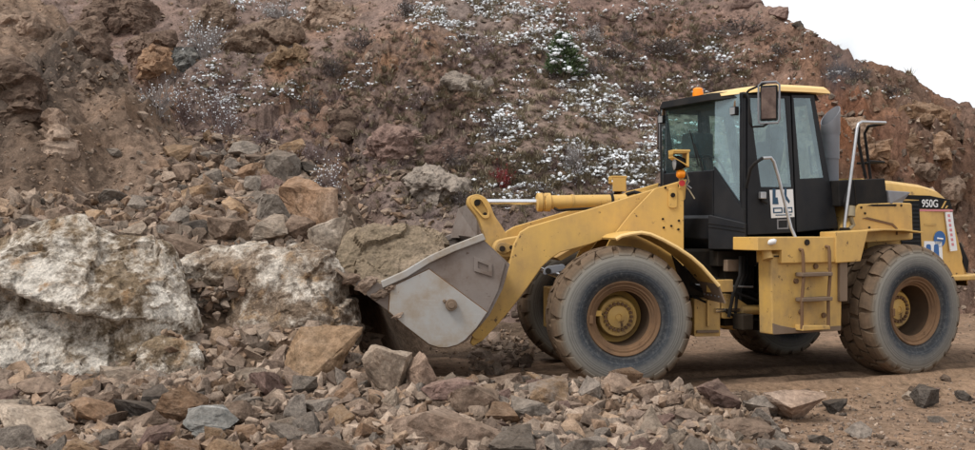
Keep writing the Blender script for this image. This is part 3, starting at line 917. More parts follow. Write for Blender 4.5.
# ---- lift arms, bell crank, tilt cylinder
arm_poly = [(0.74, 2.315), (1.11, 2.205), (1.766, 2.0), (2.409, 1.815), (2.60, 1.76), (2.70, 1.70), (2.775, 1.56), (2.82, 1.36), (2.885, 1.12), (3.00, 0.88), (3.12, 0.70), (3.25, 0.50), (3.275, 0.44), (3.24, 0.405), (3.13, 0.47), (2.95, 0.655), (2.80, 0.83), (2.62, 1.06), (2.45, 1.30), (2.34, 1.40), (2.235, 1.465), (2.05, 1.515), (1.883, 1.56), (1.292, 1.78), (0.95, 1.93), (0.76, 2.08)]
for s in (1, -1):
    y0, y1 = (0.54, 0.61) if s > 0 else (-0.61, -0.54)
    arm = front(MB().prism(arm_poly, y0, y1), 'lift_arm', M['yellow'], bevel=0.010)
    b = MB()
    e = 1 if s > 0 else -1
    MB().tube([(0.93, e * 0.50, 2.13), (0.93, e * 0.66, 2.13)], 0.085, 20).build('pivot_boss', M['yellow'], arm, bevel=0.006)
    MB().tube([(3.19, e * 0.45, 0.55), (3.19, e * 0.63, 0.55)], 0.07, 18).build('pivot_boss', M['yellow'], arm, bevel=0.006)
    # lift cylinder: anchored to the arm by a pin plate
    lc = MB().tube([(2.36, e * 0.45, 1.25), (1.75, e * 0.45, 1.02)], 0.035, 12)
    front(lc, 'lift_cylinder_rod', M['chrome'], smooth=True)
    lb = MB().tube([(1.75, e * 0.45, 1.02), (0.75, e * 0.45, 0.66)], 0.075, 16)
    front(lb, 'lift_cylinder', M['yellow_worn'], smooth=True)
    pp = round_poly([(2.45, 1.205), (2.42, 1.305), (2.20, 1.335), (2.17, 1.275), (2.28, 1.235)], 0.05)
    a0, a1 = (0.612, 0.645) if s > 0 else (-0.645, -0.612)
    pl = front(MB().prism(pp, a0, a1), 'pin_plate', M['grey_steel'], bevel=0.005)
    MB().tube([(2.385, e * 0.60, 1.255), (2.385, e * 0.66, 1.255)], 0.033, 14).build('pin', M['greasy'], pl)
front(MB().tube([(2.52, -0.54, 1.50), (2.52, 0.54, 1.50)], 0.12, 20), 'cross_tube', M['yellow'], smooth=True)
ck = round_poly([(3.25, 2.02), (3.235, 2.12), (3.13, 2.155), (3.03, 2.11), (2.96, 2.00), (2.93, 1.90), (2.83, 1.76), (2.74, 1.60), (2.72, 1.40), (2.86, 1.22), (2.98, 1.10), (3.08, 1.10), (3.10, 1.20), (2.99, 1.42), (3.03, 1.62), (3.12, 1.86)], 0.06)
crank = front(MB().prism(ck, -0.16, 0.05), 'bell_crank', M['yellow_worn'], bevel=0.012)
pk = round_poly([(3.215, 2.03), (3.20, 2.115), (3.10, 2.12), (2.985, 1.93), (2.99, 1.86), (3.06, 1.855)], 0.05)
MB().ring(pk, [(3.09 + (x - 3.10) * 0.72, 1.99 + (z - 1.99) * 0.72) for x, z in pk], 0.052, 0.085).build('retainer_plate', M['yellow'], crank, bevel=0.005)
MB().tube([(3.135, 0.0, 2.045), (3.135, 0.10, 2.045)], 0.038, 16).build('pin', M['greasy'], crank)
MB().tube([(3.04, 0.04, 1.91), (3.04, 0.075, 1.91)], 0.022, 10).build('pin', M['greasy'], crank)
# pivot bracket reaching forward from the arm
br = round_poly([(2.98, 1.50), (2.93, 1.60), (2.80, 1.63), (2.60, 1.66), (2.40, 1.78), (2.38, 1.55), (2.60, 1.46), (2.76, 1.40), (2.90, 1.405)], 0.06)
brk = front(MB().prism(br, 0.12, 0.34), 'pivot_bracket', M['yellow'], bevel=0.012)
pr = round_poly([(2.955, 1.49), (2.925, 1.575), (2.83, 1.575), (2.74, 1.545), (2.74, 1.49), (2.86, 1.435)], 0.04)
MB().prism(pr, 0.342, 0.365).build('retainer_plate', M['yellow_worn'], brk, bevel=0.006)
MB().tube([(2.875, 0.33, 1.505), (2.875, 0.39, 1.505)], 0.034, 16).build('pin', M['greasy'], brk)
MB().tube([(2.77, 0.33, 1.52), (2.77, 0.385, 1.52)], 0.022, 10).build('pin', M['greasy'], brk)
# hidden link down to the bucket
front(MB().tube([(3.03, 0.0, 1.17), (3.12, 0.0, 1.20), (3.22, 0.0, 1.34)], 0.05, 12), 'bucket_link', M['yellow_worn'])
rod = front(MB().tube([(3.07, -0.03, 2.058), (2.38, -0.03, 2.058)], 0.034, 18), 'tilt_rod', M['chrome'], smooth=True)
cyl = MB().tube([(2.28, -0.03, 2.055), (1.30, -0.03, 2.070)], 0.083, 24)
cyl = front(cyl, 'tilt_cylinder', M['yellow'], smooth=True)
g = MB().tube([(2.405, -0.03, 2.055), (2.395, -0.03, 2.055), (2.33, -0.03, 2.055), (2.315, -0.03, 2.055), (2.305, -0.03, 2.055), (2.24, -0.03, 2.055)], [0.085, 0.112, 0.114, 0.098, 0.112, 0.112], 24)
g.build('gland', M['yellow'], cyl, smooth=True)
MB().tube([(2.34, -0.03, 2.055), (2.335, -0.03, 2.055)], 0.117, 24).build('seam_ring', M['rust'], cyl, smooth=True)
MB().tube([(1.98, -0.03, 2.06), (1.955, -0.03, 2.06)], 0.092, 24).build('clamp_band', M['yellow_worn'], cyl, smooth=True)
MB().tube([(1.50, -0.03, 2.067), (1.47, -0.03, 2.067)], 0.096, 24).build('clamp_band', M['black'], cyl, smooth=True)
MB().tube([(2.20, 0.04, 1.98), (2.15, 0.07, 1.955), (2.02, 0.08, 1.965), (1.85, 0.08, 1.975), (1.3, 0.08, 1.99)], 0.017, 8).build('oil_line', M['greasy'], cyl, smooth=True)
MB().tube([(1.30, -0.03, 2.15), (1.20, 0.0, 2.18), (1.05, 0.12, 2.13), (0.95, 0.2, 1.95)], 0.024, 8).build('oil_hose', M['black'], cyl, smooth=True)

# ---- front frame: towers, base, axle, fenders
for s in (1, -1):
    tw = [(1.14, 2.205), (0.98, 2.245), (0.83, 2.275), (0.80, 2.235), (0.80, 1.60), (0.80, 0.95), (1.9, 0.95), (1.9, 1.12), (1.68, 1.60), (1.42, 1.92)]
    y0, y1 = (0.64, 0.68) if s > 0 else (-0.68, -0.64)
    t = front(MB().prism(round_poly(tw, 0.03), y0, y1), 'tower_plate', M['yellow'], bevel=0.006)
    tw2 = [(1.14, 2.10), (0.83, 2.15), (0.80, 0.95), (1.9, 0.95), (1.7, 1.4)]
    y0, y1 = (0.44, 0.48) if s > 0 else (-0.48, -0.44)
    front(MB().prism(tw2, y0, y1), 'tower_web', M['yellow_worn'])
    if s > 0:
        rp = round_poly([(0.985, 2.205), (0.885, 2.205), (0.885, 1.975), (0.985, 1.975)], 0.035)
        MB().prism(rp, 0.682, 0.70).build('pin_retainer', M['yellow'], t, bevel=0.005)
        MB().tube([(0.937, 0.69, 2.125), (0.937, 0.712, 2.125)], 0.027, 12).build('pin', M['greasy'], t)
        for (x, z) in ((1.02, 2.21), (0.86, 2.235), (1.05, 1.85), (0.95, 1.77), (0.86, 1.83), (1.04, 1.75), (0.865, 1.73)):
            MB().tube([(x, 0.675, z), (x, 0.692, z)], 0.014, 6).build('bolt', M['greasy'], t)
base = MB().box(0.55, 2.25, -0.43, 0.43, 0.52, 1.02).box(0.80, 1.2, -0.44, 0.44, 1.02, 1.9)
front(base, 'front_frame', M['yellow_worn'], bevel=0.01)
cover = MB().prism([(0.86, 2.06), (0.86, 1.98), (1.55, 1.72), (2.20, 1.36), (2.25, 1.40), (1.6, 1.78)], -0.43, 0.43)
front(cover, 'frame_cover', M['yellow_worn'], bevel=0.006)
hp = MB().box(0.405, 0.715, 0.50, 0.80, 0.50, 0.935)
hp = front(hp, 'hitch_plate', M['yellow_worn'], bevel=0.01)
MB().box(0.545, 0.575, 0.80, 0.84, 0.62, 0.92).build('rib', M['yellow_worn'], hp, bevel=0.004)
MB().box(0.43, 0.69, 0.80, 0.83, 0.545, 0.575).build('rib', M['muddy_steel'], hp, bevel=0.004)
front(MB().tube([(1.675, -1.0, 0.762), (1.675, -0.45, 0.762), (1.675, 0.45, 0.762), (1.675, 1.0, 0.762)], [0.20, 0.26, 0.26, 0.20], 20), 'front_axle', M['yellow_worn'], smooth=True)
fp = [(1.78, 1.64), (1.72, 1.675), (1.60, 1.70), (1.50, 1.712), (1.40, 1.695), (1.26, 1.635), (1.10, 1.55), (0.947, 1.45), (0.82, 1.34), (0.72, 1.23), (0.63, 1.13)]
for s in (1, -1):
    inner = [(x - 0.012, z - 0.024) for x, z in fp]
    y0, y1 = (0.70, 1.38) if s > 0 else (-1.38, -0.70)
    fe = front(MB().prism(fp + inner[::-1], y0, y1), 'front_fender', M['yellow'], bevel=0.005)
    e = 1 if s > 0 else -1
    MB().tube([(x - 0.004, e * 1.38, z - 0.016) for x, z in fp], 0.021, 8).build('fender_lip', M['roof_yellow'], fe, smooth=True)
    fl = MB().slab([(0.645, e * 0.72, 1.135), (0.645, e * 1.375, 1.135), (0.56, e * 1.375, 0.92), (0.56, e * 0.72, 0.92)], 0.018 * e)
    fl.build('mud_flap', M['muddy_steel'], fe, bevel=0.003)
    MB().slab([(0.95, e * 0.70, 1.44), (0.62, e * 0.70, 1.12), (0.62, e * 0.70, 0.97), (0.80, e * 0.70, 0.97)], 0.02).build('fender_bracket', M['greasy'], fe)
    for kx in range(5):
        MB().tube([(0.60, e * (0.80 + kx * 0.12), 0.99), (0.56, e * (0.80 + kx * 0.12), 0.985)], 0.011, 6).build('bolt', M['grey_steel'], fe)
# head lamps on the towers
for s in (1, -1):
    e = s
    hx0 = 0.88 if s > 0 else 1.22
    zz = 0.0 if s > 0 else -0.23
    y = 0.76 * e
    br = MB().box(hx0 - 0.06, hx0 - 0.01, y - 0.05, y - 0.02, 2.20 + zz, 2.48 + zz)
    lampb = front(br, 'lamp_bracket', M['yellow'], bevel=0.004)
    hd = MB().ring([(0.10 + hx0, 2.625 + zz), (hx0 - 0.09, 2.625 + zz), (hx0 - 0.09, 2.44 + zz), (0.10 + hx0, 2.55 + zz)], [(0.10 + hx0, 2.595 + zz), (hx0 - 0.065, 2.60 + zz), (hx0 - 0.065, 2.47 + zz), (0.10 + hx0, 2.56 + zz)], y - 0.09, y + 0.09)
    hd.add(*[([(hx0 + 0.10, y - 0.10, 2.64 + zz), (hx0 - 0.10, y - 0.10, 2.64 + zz), (hx0 - 0.10, y + 0.10, 2.64 + zz), (hx0 + 0.10, y + 0.10, 2.64 + zz), (hx0 + 0.10, y - 0.10, 2.615 + zz), (hx0 - 0.10, y - 0.10, 2.615 + zz), (hx0 - 0.10, y + 0.10, 2.615 + zz), (hx0 + 0.10, y + 0.10, 2.615 + zz)]), [(0, 1, 2, 3), (7, 6, 5, 4), (0, 4, 5, 1), (1, 5, 6, 2), (2, 6, 7, 3), (3, 7, 4, 0)]])
    hd.build('lamp_hood', M['yellow'], lampb, bevel=0.006)
    if s < 0:
        MB().box(hx0 - 0.085, hx0 + 0.09, y + 0.092, y + 0.104, 2.44 + zz, 2.61 + zz).build('lamp_guard', M['yellow'], lampb, bevel=0.004)
    MB().lathe([(0.0, -0.07), (0.05, -0.07), (0.085, 0.0), (0.088, 0.055), (0.08, 0.06)], 20, 'x', (hx0 + 0.0, y, 2.49 + zz)).build('head_lamp', M['black'], lampb, smooth=True)
    MB().lathe([(0.08, 0.056), (0.05, 0.068), (0.0, 0.072)], 20, 'x', (hx0, y, 2.49 + zz)).build('lens', M['lens'], lampb, smooth=True)
    MB().lathe([(0.0, -0.045), (0.045, -0.045), (0.05, 0.02), (0.035, 0.04), (0.0, 0.045)], 16, 'x', (hx0 - 0.01, y + 0.01, 2.365 + zz)).build('turn_signal', M['orange'], lampb, smooth=True)
    if s > 0:
        MB().lathe([(0.0, 0.02), (0.035, 0.02), (0.035, 0.0), (0.0, 0.0)], 14, 'y', (0.85, 0.76, 2.26)).build('reflector', M['red'], lampb)
        MB().tube([(0.86, 0.74, 2.42), (0.80, 0.78, 2.38), (0.77, 0.78, 2.28), (0.80, 0.76, 2.22), (0.76, 0.76, 2.18), (0.71, 0.80, 2.08)], 0.008, 6).build('cable', M['straw'], lampb, smooth=True)
        MB().tube([(0.83, 0.74, 2.40), (0.775, 0.77, 2.33), (0.80, 0.76, 2.25), (0.74, 0.78, 2.20)], 0.008, 6).build('cable', M['grey_steel'], lampb, smooth=True)

# ---- hinge, drive line and hoses between the halves
hinge = MB().box(-0.15, 0.55, -0.34, 0.34, 0.56, 0.66).box(-0.15, 0.5, -0.34, 0.34, 1.16, 1.27)
hinge.tube([(0.0, 0.0, 0.50), (0.0, 0.0, 1.42)], 0.11, 18)
rear(hinge, 'articulation_hinge', M['yellow_worn'], bevel=0.01)
rear(MB().box(-2.6, -0.05, -0.46, 0.46, 0.52, 1.28), 'rear_frame', M['greasy'], bevel=0.01)
rear(MB().box(0.05, 0.62, -0.78, 0.55, 1.30, 1.48), 'cab_mount', M['greasy'], bevel=0.01)
sc = rear(MB().tube([(-0.35, 0.62, 0.78), (0.35, 0.62, 0.79)], 0.055, 14), 'steering_cylinder', M['yellow_worn'], smooth=True)
MB().tube([(0.35, 0.62, 0.79), (0.72, 0.62, 0.80)], 0.026, 12).build('rod', M['chrome'], sc, smooth=True)
rear(MB().prism(round_poly([(0.62, 0.98), (0.48, 0.98), (0.20, 0.82), (0.20, 0.70), (0.62, 0.70)], 0.04), 0.42, 0.62), 'steering_link', M['yellow_worn'], bevel=0.008)
rear(MB().box(0.34, 0.50, 0.66, 0.84, 0.58, 0.76), 'lower_hitch_block', M['greasy'], bevel=0.012)
rear(MB().box(-0.02, 0.95, -0.30, 0.40, 0.62, 1.50), 'transmission', M['greasy'], bevel=0.03)
rear(MB().box(0.05, 0.50, 0.40, 0.52, 0.60, 1.48), 'pump_housing', M['greasy'], bevel=0.02)
rear(MB().box(0.34, 0.54, 0.54, 0.62, 1.24, 1.38), 'upper_hitch_block', M['muddy_steel'], bevel=0.012)
rear(MB().box(0.60, 0.92, 0.72, 0.80, 1.02, 1.16), 'step_bracket', M['yellow_worn'], bevel=0.008)
rear(MB().tube([(1.0, 0.3, 1.1), (0.7, 0.62, 1.08), (0.2, 0.66, 1.06)], 0.012, 8), 'steel_line', M['tube_steel'], smooth=True)
random.seed(11)
for k in range(13):
    y = 0.15 + 0.045 * k
    z0, z1 = random.uniform(0.75, 1.35), random.uniform(0.70, 1.35)
    sag = random.uniform(0.05, 0.28)
    pts = [(-0.1, y - 0.05, z0), (0.15, y, (z0 + z1) / 2 - sag + random.uniform(-.05, .1)), (0.45, y + random.uniform(-.08, .08), (z0 + z1) / 2 - sag * 0.6), (0.95, y * 0.8, z1)]
    q = []
    for t in np.linspace(0, 1, 10):
        b = [(1 - t) ** 3, 3 * t * (1 - t) ** 2, 3 * t * t * (1 - t), t ** 3]
        q.append(tuple(sum(bb * p[i] for bb, p in zip(b, pts)) for i in range(3)))
    rear(MB().tube(q, random.choice((0.016, 0.02, 0.026)), 8), 'hydraulic_hose', M['black'], smooth=True)
for k in range(4):
    y = 0.50 + 0.06 * k
    rear(MB().tube([(0.1 + 0.1 * k, y, 1.42), (0.13 + 0.1 * k, y + 0.03, 1.2), (0.2 + 0.1 * k, y, 1.0), (0.15 + 0.14 * k, y, 0.72)], 0.02, 8), 'hydraulic_hose', M['black'], smooth=True)
rear(MB().tube([(-1.675, -1.0, 0.762), (-1.675, -0.45, 0.762), (-1.675, 0.45, 0.762), (-1.675, 1.0, 0.762)], [0.20, 0.26, 0.26, 0.20], 20), 'rear_axle', M['yellow_worn'], smooth=True)

# ---- cab
cab = bpy.data.objects.new('cab', None)
COL.objects.link(cab); cab.parent = loader
def cabp(mb, name, mat, **k): return mb.build(name, mat, cab, **k)
door_glass = [(0.380, 3.235), (-0.140, 3.255), (-0.238, 2.225), (0.210, 2.220)]
door_out = [(0.405, 3.275), (-0.225, 3.29), (-0.310, 1.69), (0.405, 1.665)]
quar_glass = [(-0.275, 3.27), (-0.535, 3.28), (-0.735, 2.345), (-0.375, 2.325)]
quar_out = [(-0.245, 3.30), (-0.590, 3.32), (-0.975, 1.74), (-0.328, 1.695)]
for s in (1, -1):
    y0, y1 = (0.765, 0.815) if s > 0 else (-0.815, -0.765)
    g0, g1 = (0.805, 0.811) if s > 0 else (-0.811, -0.805)
    cabp(MB().ring(door_out, door_glass, y0, y1), 'door', M['charcoal'], bevel=0.008)
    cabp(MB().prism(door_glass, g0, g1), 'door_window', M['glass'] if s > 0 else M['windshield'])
    cabp(MB().ring(quar_out, quar_glass, y0, y1), 'rear_side_panel', M['charcoal'], bevel=0.008)
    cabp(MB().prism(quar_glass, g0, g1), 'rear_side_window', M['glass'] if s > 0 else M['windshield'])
    e = s
    cabp(MB().prism([(0.465, 1.62), (0.412, 1.62), (0.412, 3.30), (0.475, 3.30)], 0.74 * e, 0.806 * e), 'front_pillar', M['charcoal'], bevel=0.012)
    # corner glass and the black panel under it
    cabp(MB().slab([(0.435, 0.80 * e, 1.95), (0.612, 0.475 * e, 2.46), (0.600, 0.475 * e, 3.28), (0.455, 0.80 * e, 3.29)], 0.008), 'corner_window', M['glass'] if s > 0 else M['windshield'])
    cabp(MB().slab([(0.44, 0.805 * e, 1.56), (0.62, 0.485 * e, 1.56), (0.62, 0.485 * e, 2.45), (0.44, 0.805 * e, 1.93)], 0.02 * -e), 'corner_panel', M['charcoal'], bevel=0.006)
    cabp(MB().tube([(0.440, 0.803 * e, 1.945), (0.618, 0.480 * e, 2.455)], 0.014, 8), 'window_seal', M['charcoal'], smooth=True)
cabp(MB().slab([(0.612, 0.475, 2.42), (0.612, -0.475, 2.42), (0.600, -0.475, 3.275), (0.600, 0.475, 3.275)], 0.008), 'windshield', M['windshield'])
lowf = MB().box(0.58, 0.64, -0.485, 0.485, 1.56, 2.42)
cabp(lowf, 'front_panel', M['charcoal'], bevel=0.01)
sk = MB().prism([(0.70, 1.86), (0.70, 1.62), (0.58, 1.50), (-0.05, 1.50), (-0.05, 1.60), (0.55, 1.60), (0.62, 1.66), (0.66, 1.90)], -0.52, 0.52)
cabp(sk, 'cab_skirt', M['charcoal'], bevel=0.01)
sk2 = MB().add([(0.46, 0.84, 1.50), (0.72, 0.50, 1.50), (0.72, 0.50, 1.90), (0.46, 0.84, 1.80), (0.40, 0.80, 1.50), (0.66, 0.46, 1.50), (0.66, 0.46, 1.90), (0.40, 0.80, 1.80)], [(0, 1, 2, 3), (7, 6, 5, 4), (0, 4, 5, 1), (1, 5, 6, 2), (2, 6, 7, 3), (3, 7, 4, 0)])
cabp(sk2, 'cab_skirt', M['charcoal'], bevel=0.008)
for dz in (0.10, 0.14):
    cabp(MB().tube([(0.462, 0.842, 1.60 + dz), (0.722, 0.502, 1.66 + dz)], 0.007, 6), 'skirt_groove', M['black'])
cabp(MB().box(-0.98, 0.44, -0.78, 0.78, 1.50, 1.64), 'cab_floor', M['black'], bevel=0.01)
cabp(MB().prism([(-0.97, 1.64), (-0.90, 1.64), (-0.76, 2.30), (-0.83, 2.30)], -0.76, 0.76), 'rear_wall', M['charcoal'])
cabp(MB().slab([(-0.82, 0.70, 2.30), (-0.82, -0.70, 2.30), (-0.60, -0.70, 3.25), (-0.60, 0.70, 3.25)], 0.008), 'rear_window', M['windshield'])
for e in (1, -1):
    cabp(MB().prism([(-0.92, 1.7), (-0.985, 1.72), (-0.61, 3.3), (-0.55, 3.3)], 0.70 * e, 0.80 * e), 'rear_pillar', M['charcoal'], bevel=0.01)
# roof: crowned slab drooping over the windshield, chamfered front corners
def roof_part(zlo, zhi, grow, name, mat, bev):
    foot = [(-0.78, -0.82), (-0.78, 0.82), (0.46, 0.86), (0.74, 0.54), (0.74, -0.54), (0.46, -0.86)]
    def drop(x): return -0.045 * max(0, (x - 0.10) / 0.64)
    v = [(x * grow, y * grow, zlo + drop(x)) for x, y in foot] + [(x * grow * 0.97, y * grow * 0.95, zhi + drop(x) * 0.85) for x, y in foot]
    mid = [(0.1, -0.84 * grow), (0.1, 0.84 * grow)]
    n = 6
    m = MB().add(v, [tuple(range(n)), tuple(range(2 * n - 1, n - 1, -1))] + [(i, (i + 1) % n, (i + 1) % n + n, i + n) for i in range(n)])
    return cabp(m, name, mat, bevel=bev, segs=3)
roof_part(3.270, 3.350, 0.93, 'roof_trim', M['black'], 0.006)
def roof_top():
    xs = [-0.81, -0.77, -0.5, 0.0, 0.20, 0.36, 0.48, 0.56, 0.60]
    m = MB()
    v, rows = [], []
    for x in xs:
        hw = 0.84 if x < 0.40 else 0.84 - (x - 0.40) * 1.3
        dr = -0.075 * max(0, (x + 0.10) / 0.7)
        edge = 0.5 if x in (xs[0], xs[-1]) else (1.0 if x < 0.1 else 1.0 - (x - 0.1) * 1.1)
        row = []
        for y, h in ((-1.02, 0.0), (-1.0, 0.05), (-0.93, 0.085), (-0.45, 0.105), (0, 0.11), (0.45, 0.105), (0.93, 0.085), (1.0, 0.05), (1.02, 0.0)):
            row.append(len(v)); v.append((x, y * hw, 3.345 + dr + h * edge))
        rows.append(row)
    f = []
    for a, b in zip(rows, rows[1:]):
        for i in range(len(a) - 1): f.append((a[i], b[i], b[i + 1], a[i + 1]))
        f.append((a[-1], b[-1], b[0], a[0]))
    f.append(tuple(rows[0])); f.append(tuple(rows[-1][::-1]))
    m.add(v, f)
    return cabp(m, 'roof', M['roof_yellow'], smooth=True)
rf = roof_top()
MB().lathe([(0.062, 0.0), (0.066, 0.03), (0.058, 0.09), (0.03, 0.105), (0.0, 0.107)], 16, 'z', (0.50, 0.02, 3.335)).build('beacon', M['orange'], cab, smooth=True)
# inside: floor console, seat, wheel, lining
cabp(MB().box(-0.62, -0.08, -0.30, 0.26, 1.66, 2.02), 'seat_base', M['black'], bevel=0.02)
seat = MB().box(-0.55, 0.0, -0.26, 0.26, 2.02, 2.16)
cabp(seat, 'seat_cushion', M['seat'], bevel=0.04)
cabp(MB().slab([(-0.52, -0.25, 2.12), (-0.52, 0.25, 2.12), (-0.70, 0.22, 2.82), (-0.70, -0.22, 2.82)], 0.12), 'seat_back', M['seat'], bevel=0.04)
cabp(MB().box(-0.76, -0.66, -0.13, 0.13, 2.84, 3.02), 'head_rest', M['seat'], bevel=0.03)
cabp(MB().tube([(0.42, 0.0, 1.66), (0.34, 0.0, 2.2), (0.26, 0.0, 2.42)], 0.05, 10), 'steering_column', M['black'], smooth=True)
sw = MB()
pts = [(0.26 + 0.10 * math.cos(t), 0.20 * math.sin(t), 2.46 + 0.17 * math.cos(t)) for t in np.linspace(0, 2 * math.pi, 25)]
cabp(sw.tube(pts, 0.014, 8, caps=False), 'steering_wheel', M['black'], smooth=True)
cabp(MB().box(0.36, 0.56, -0.46, 0.46, 2.10, 2.38), 'dashboard', M['cab_trim'], bevel=0.03)
cabp(MB().box(-0.55, 0.40, -0.74, 0.74, 3.20, 3.275), 'ceiling_lining', M['cab_trim'], bevel=0.02)
cabp(MB().box(0.10, 0.40, -0.45, -0.18, 2.62, 2.92), 'display_panel', M['cab_trim'], bevel=0.03)
cabp(MB().tube([(0.22, -0.32, 2.90), (0.22, -0.32, 3.20)], 0.02, 8), 'display_arm', M['black'])
# door furniture
hr = [(0.452, 0.84, 2.20), (0.455, 0.92, 2.42), (0.44, 0.985, 2.48), (0.35, 1.0, 2.535), (0.23, 1.0, 2.545), (0.185, 1.0, 2.50), (0.12, 1.0, 2.33), (-0.05, 1.02, 1.75), (-0.09, 1.06, 1.62), (-0.05, 1.20, 1.585)]
cabp(MB().tube(hr[3:], 0.019, 10), 'door_handrail', M['tube_steel'], smooth=True)
cabp(MB().tube(hr[:4], 0.019, 10), 'door_handrail', M['black'], smooth=True)
cabp(MB().box(0.175, 0.255, 0.818, 0.87, 2.08, 2.16), 'door_latch', M['tube_steel'], bevel=0.008)
cabp(MB().tube([(0.215, 0.83, 2.07), (0.16, 0.87, 2.03)], 0.02, 8), 'door_handle', M['black'])
cabp(MB().tube([(-0.62, 0.75, 2.38), (-0.60, 0.72, 2.72), (-0.69, 0.72, 2.74), (-0.76, 0.75, 2.38)], 0.013, 8), 'grab_bar', M['black'], smooth=True)
cabp(MB().tube([(0.07, 0.775, 3.24), (0.03, 0.775, 2.24)], 0.016, 8), 'door_divider', M['black'])
# safety sticker on the door: white sheet, blue pictograms
stk = cabp(MB().prism([(0.088, 2.185), (-0.262, 2.20), (-0.285, 1.875), (0.062, 1.86)], 0.8165, 0.8185), 'sticker', M['white'])
pic = MB()
pic.prism([(0.045, 2.20), (0.045, 2.02), (-0.045, 2.02), (-0.03, 2.10), (0.0, 2.10), (0.0, 2.20)], 0.8195, 0.8215)
pic.prism([(-0.13, 2.21), (-0.13, 2.10), (-0.20, 2.03), (-0.215, 2.06), (-0.165, 2.12), (-0.165, 2.21)], 0.8195, 0.8215)
pic.ring([(0.04, 1.98), (-0.10, 1.985), (-0.105, 1.92), (0.035, 1.915)], [(0.02, 1.965), (-0.085, 1.97), (-0.088, 1.935), (0.017, 1.93)], 0.8195, 0.8215)
pic.ring([(-0.12, 1.985), (-0.25, 1.99), (-0.255, 1.925), (-0.122, 1.92)], [(-0.138, 1.97), (-0.236, 1.975), (-0.24, 1.94), (-0.14, 1.935)], 0.8195, 0.8215)
pic.prism([(0.0, 1.90), (-0.24, 1.905), (-0.24, 1.893), (0.0, 1.888)], 0.8195, 0.8215)
pic.build('pictogram', M['dark_blue'], stk)
lk = MB().ring([(-0.02, 1.845), (-0.19, 1.85), (-0.195, 1.735), (-0.025, 1.73)], [(-0.04, 1.83), (-0.175, 1.835), (-0.178, 1.75), (-0.042, 1.745)], 0.8165, 0.822)
cabp(lk, 'door_lock_plate', M['grey_steel'])
# wiper, work lamps
cabp(MB().tube([(0.632, 0.30, 2.40), (0.625, 0.12, 2.75)], 0.008, 6).tube([(0.628, 0.20, 2.48), (0.62, 0.02, 2.92)], 0.008, 6), 'wiper', M['black'])
for (x, y, z) in ((0.50, 0.70, 3.08), (0.56, -0.62, 3.10)):
    w = cabp(MB().box(x - 0.03, x + 0.03, y - 0.05, y + 0.05, z - 0.04, z + 0.06), 'work_lamp', M['black'], bevel=0.012)
    MB().box(x + 0.031, x + 0.037, y - 0.04, y + 0.04, z - 0.03, z + 0.05).build('lens', M['lens'], w)
    MB().tube([(x, y, z + 0.05), (x - 0.02, y, z + 0.17)], 0.014, 8).build('stalk', M['rust'], w)
# mirrors
def mirror(x, y, z, sgn, ang, arm):
    e = bpy.data.objects.new('mirror', None); COL.objects.link(e); e.parent = loader
    e.location = (x, y, z); e.rotation_euler.z = ang
    MB().box(-0.018, 0.018, -0.098, 0.098, -0.20, 0.20).build('mirror_case', M['black'], e, bevel=0.018)
    MB().box(0.0185, 0.023, -0.08, 0.08, -0.175, 0.175).build('reflection_plate', M['mirror_reflection'], e, bevel=0.004)
    MB().box(-0.023, -0.0185, -0.078, 0.078, -0.17, 0.17).build('mirror_glass', M['mirror'], e)
    fr = [(0.0, -0.10, -0.225), (0.0, -0.115, -0.19), (0.0, -0.115, 0.20), (0.0, -0.08, 0.235), (0.0, 0.08, 0.235), (0.0, 0.115, 0.20), (0.0, 0.115, -0.19), (0.0, 0.10, -0.225), (0.0, -0.10, -0.225)]
    MB().tube(fr, 0.012, 8, caps=False).build('mirror_frame', M['grey_steel'], e, smooth=True)
    MB().tube(arm, 0.013, 8).build('mirror_arm', M['black'], loader, smooth=True)
# seen from its back side: the reflecting face looks to the rear, so the near plate carries a painted brown reflection
mirror(0.36, 1.12, 3.145, 1, R(38), [(0.44, 0.82, 3.24), (0.55, 0.92, 3.27), (0.62, 1.06, 3.24), (0.625, 1.10, 3.18), (0.62, 1.10, 2.92), (0.58, 1.10, 2.87), (0.42, 1.10, 2.885), (0.36, 1.10, 2.92)])
bpy.data.objects['mirror'].children[0].location = (0, 0, 0)
rear(MB().tube([(0.45, 0.80, 3.25), (0.50, 0.95, 3.30), (0.36, 1.10, 3.385)], 0.013, 8), 'mirror_arm', M['black'], smooth=True)
mirror(0.26, -1.12, 2.98, -1, R(-30), [(0.44, -0.82, 3.20), (0.40, -1.0, 3.28), (0.28, -1.10, 3.26), (0.26, -1.12, 3.20)])

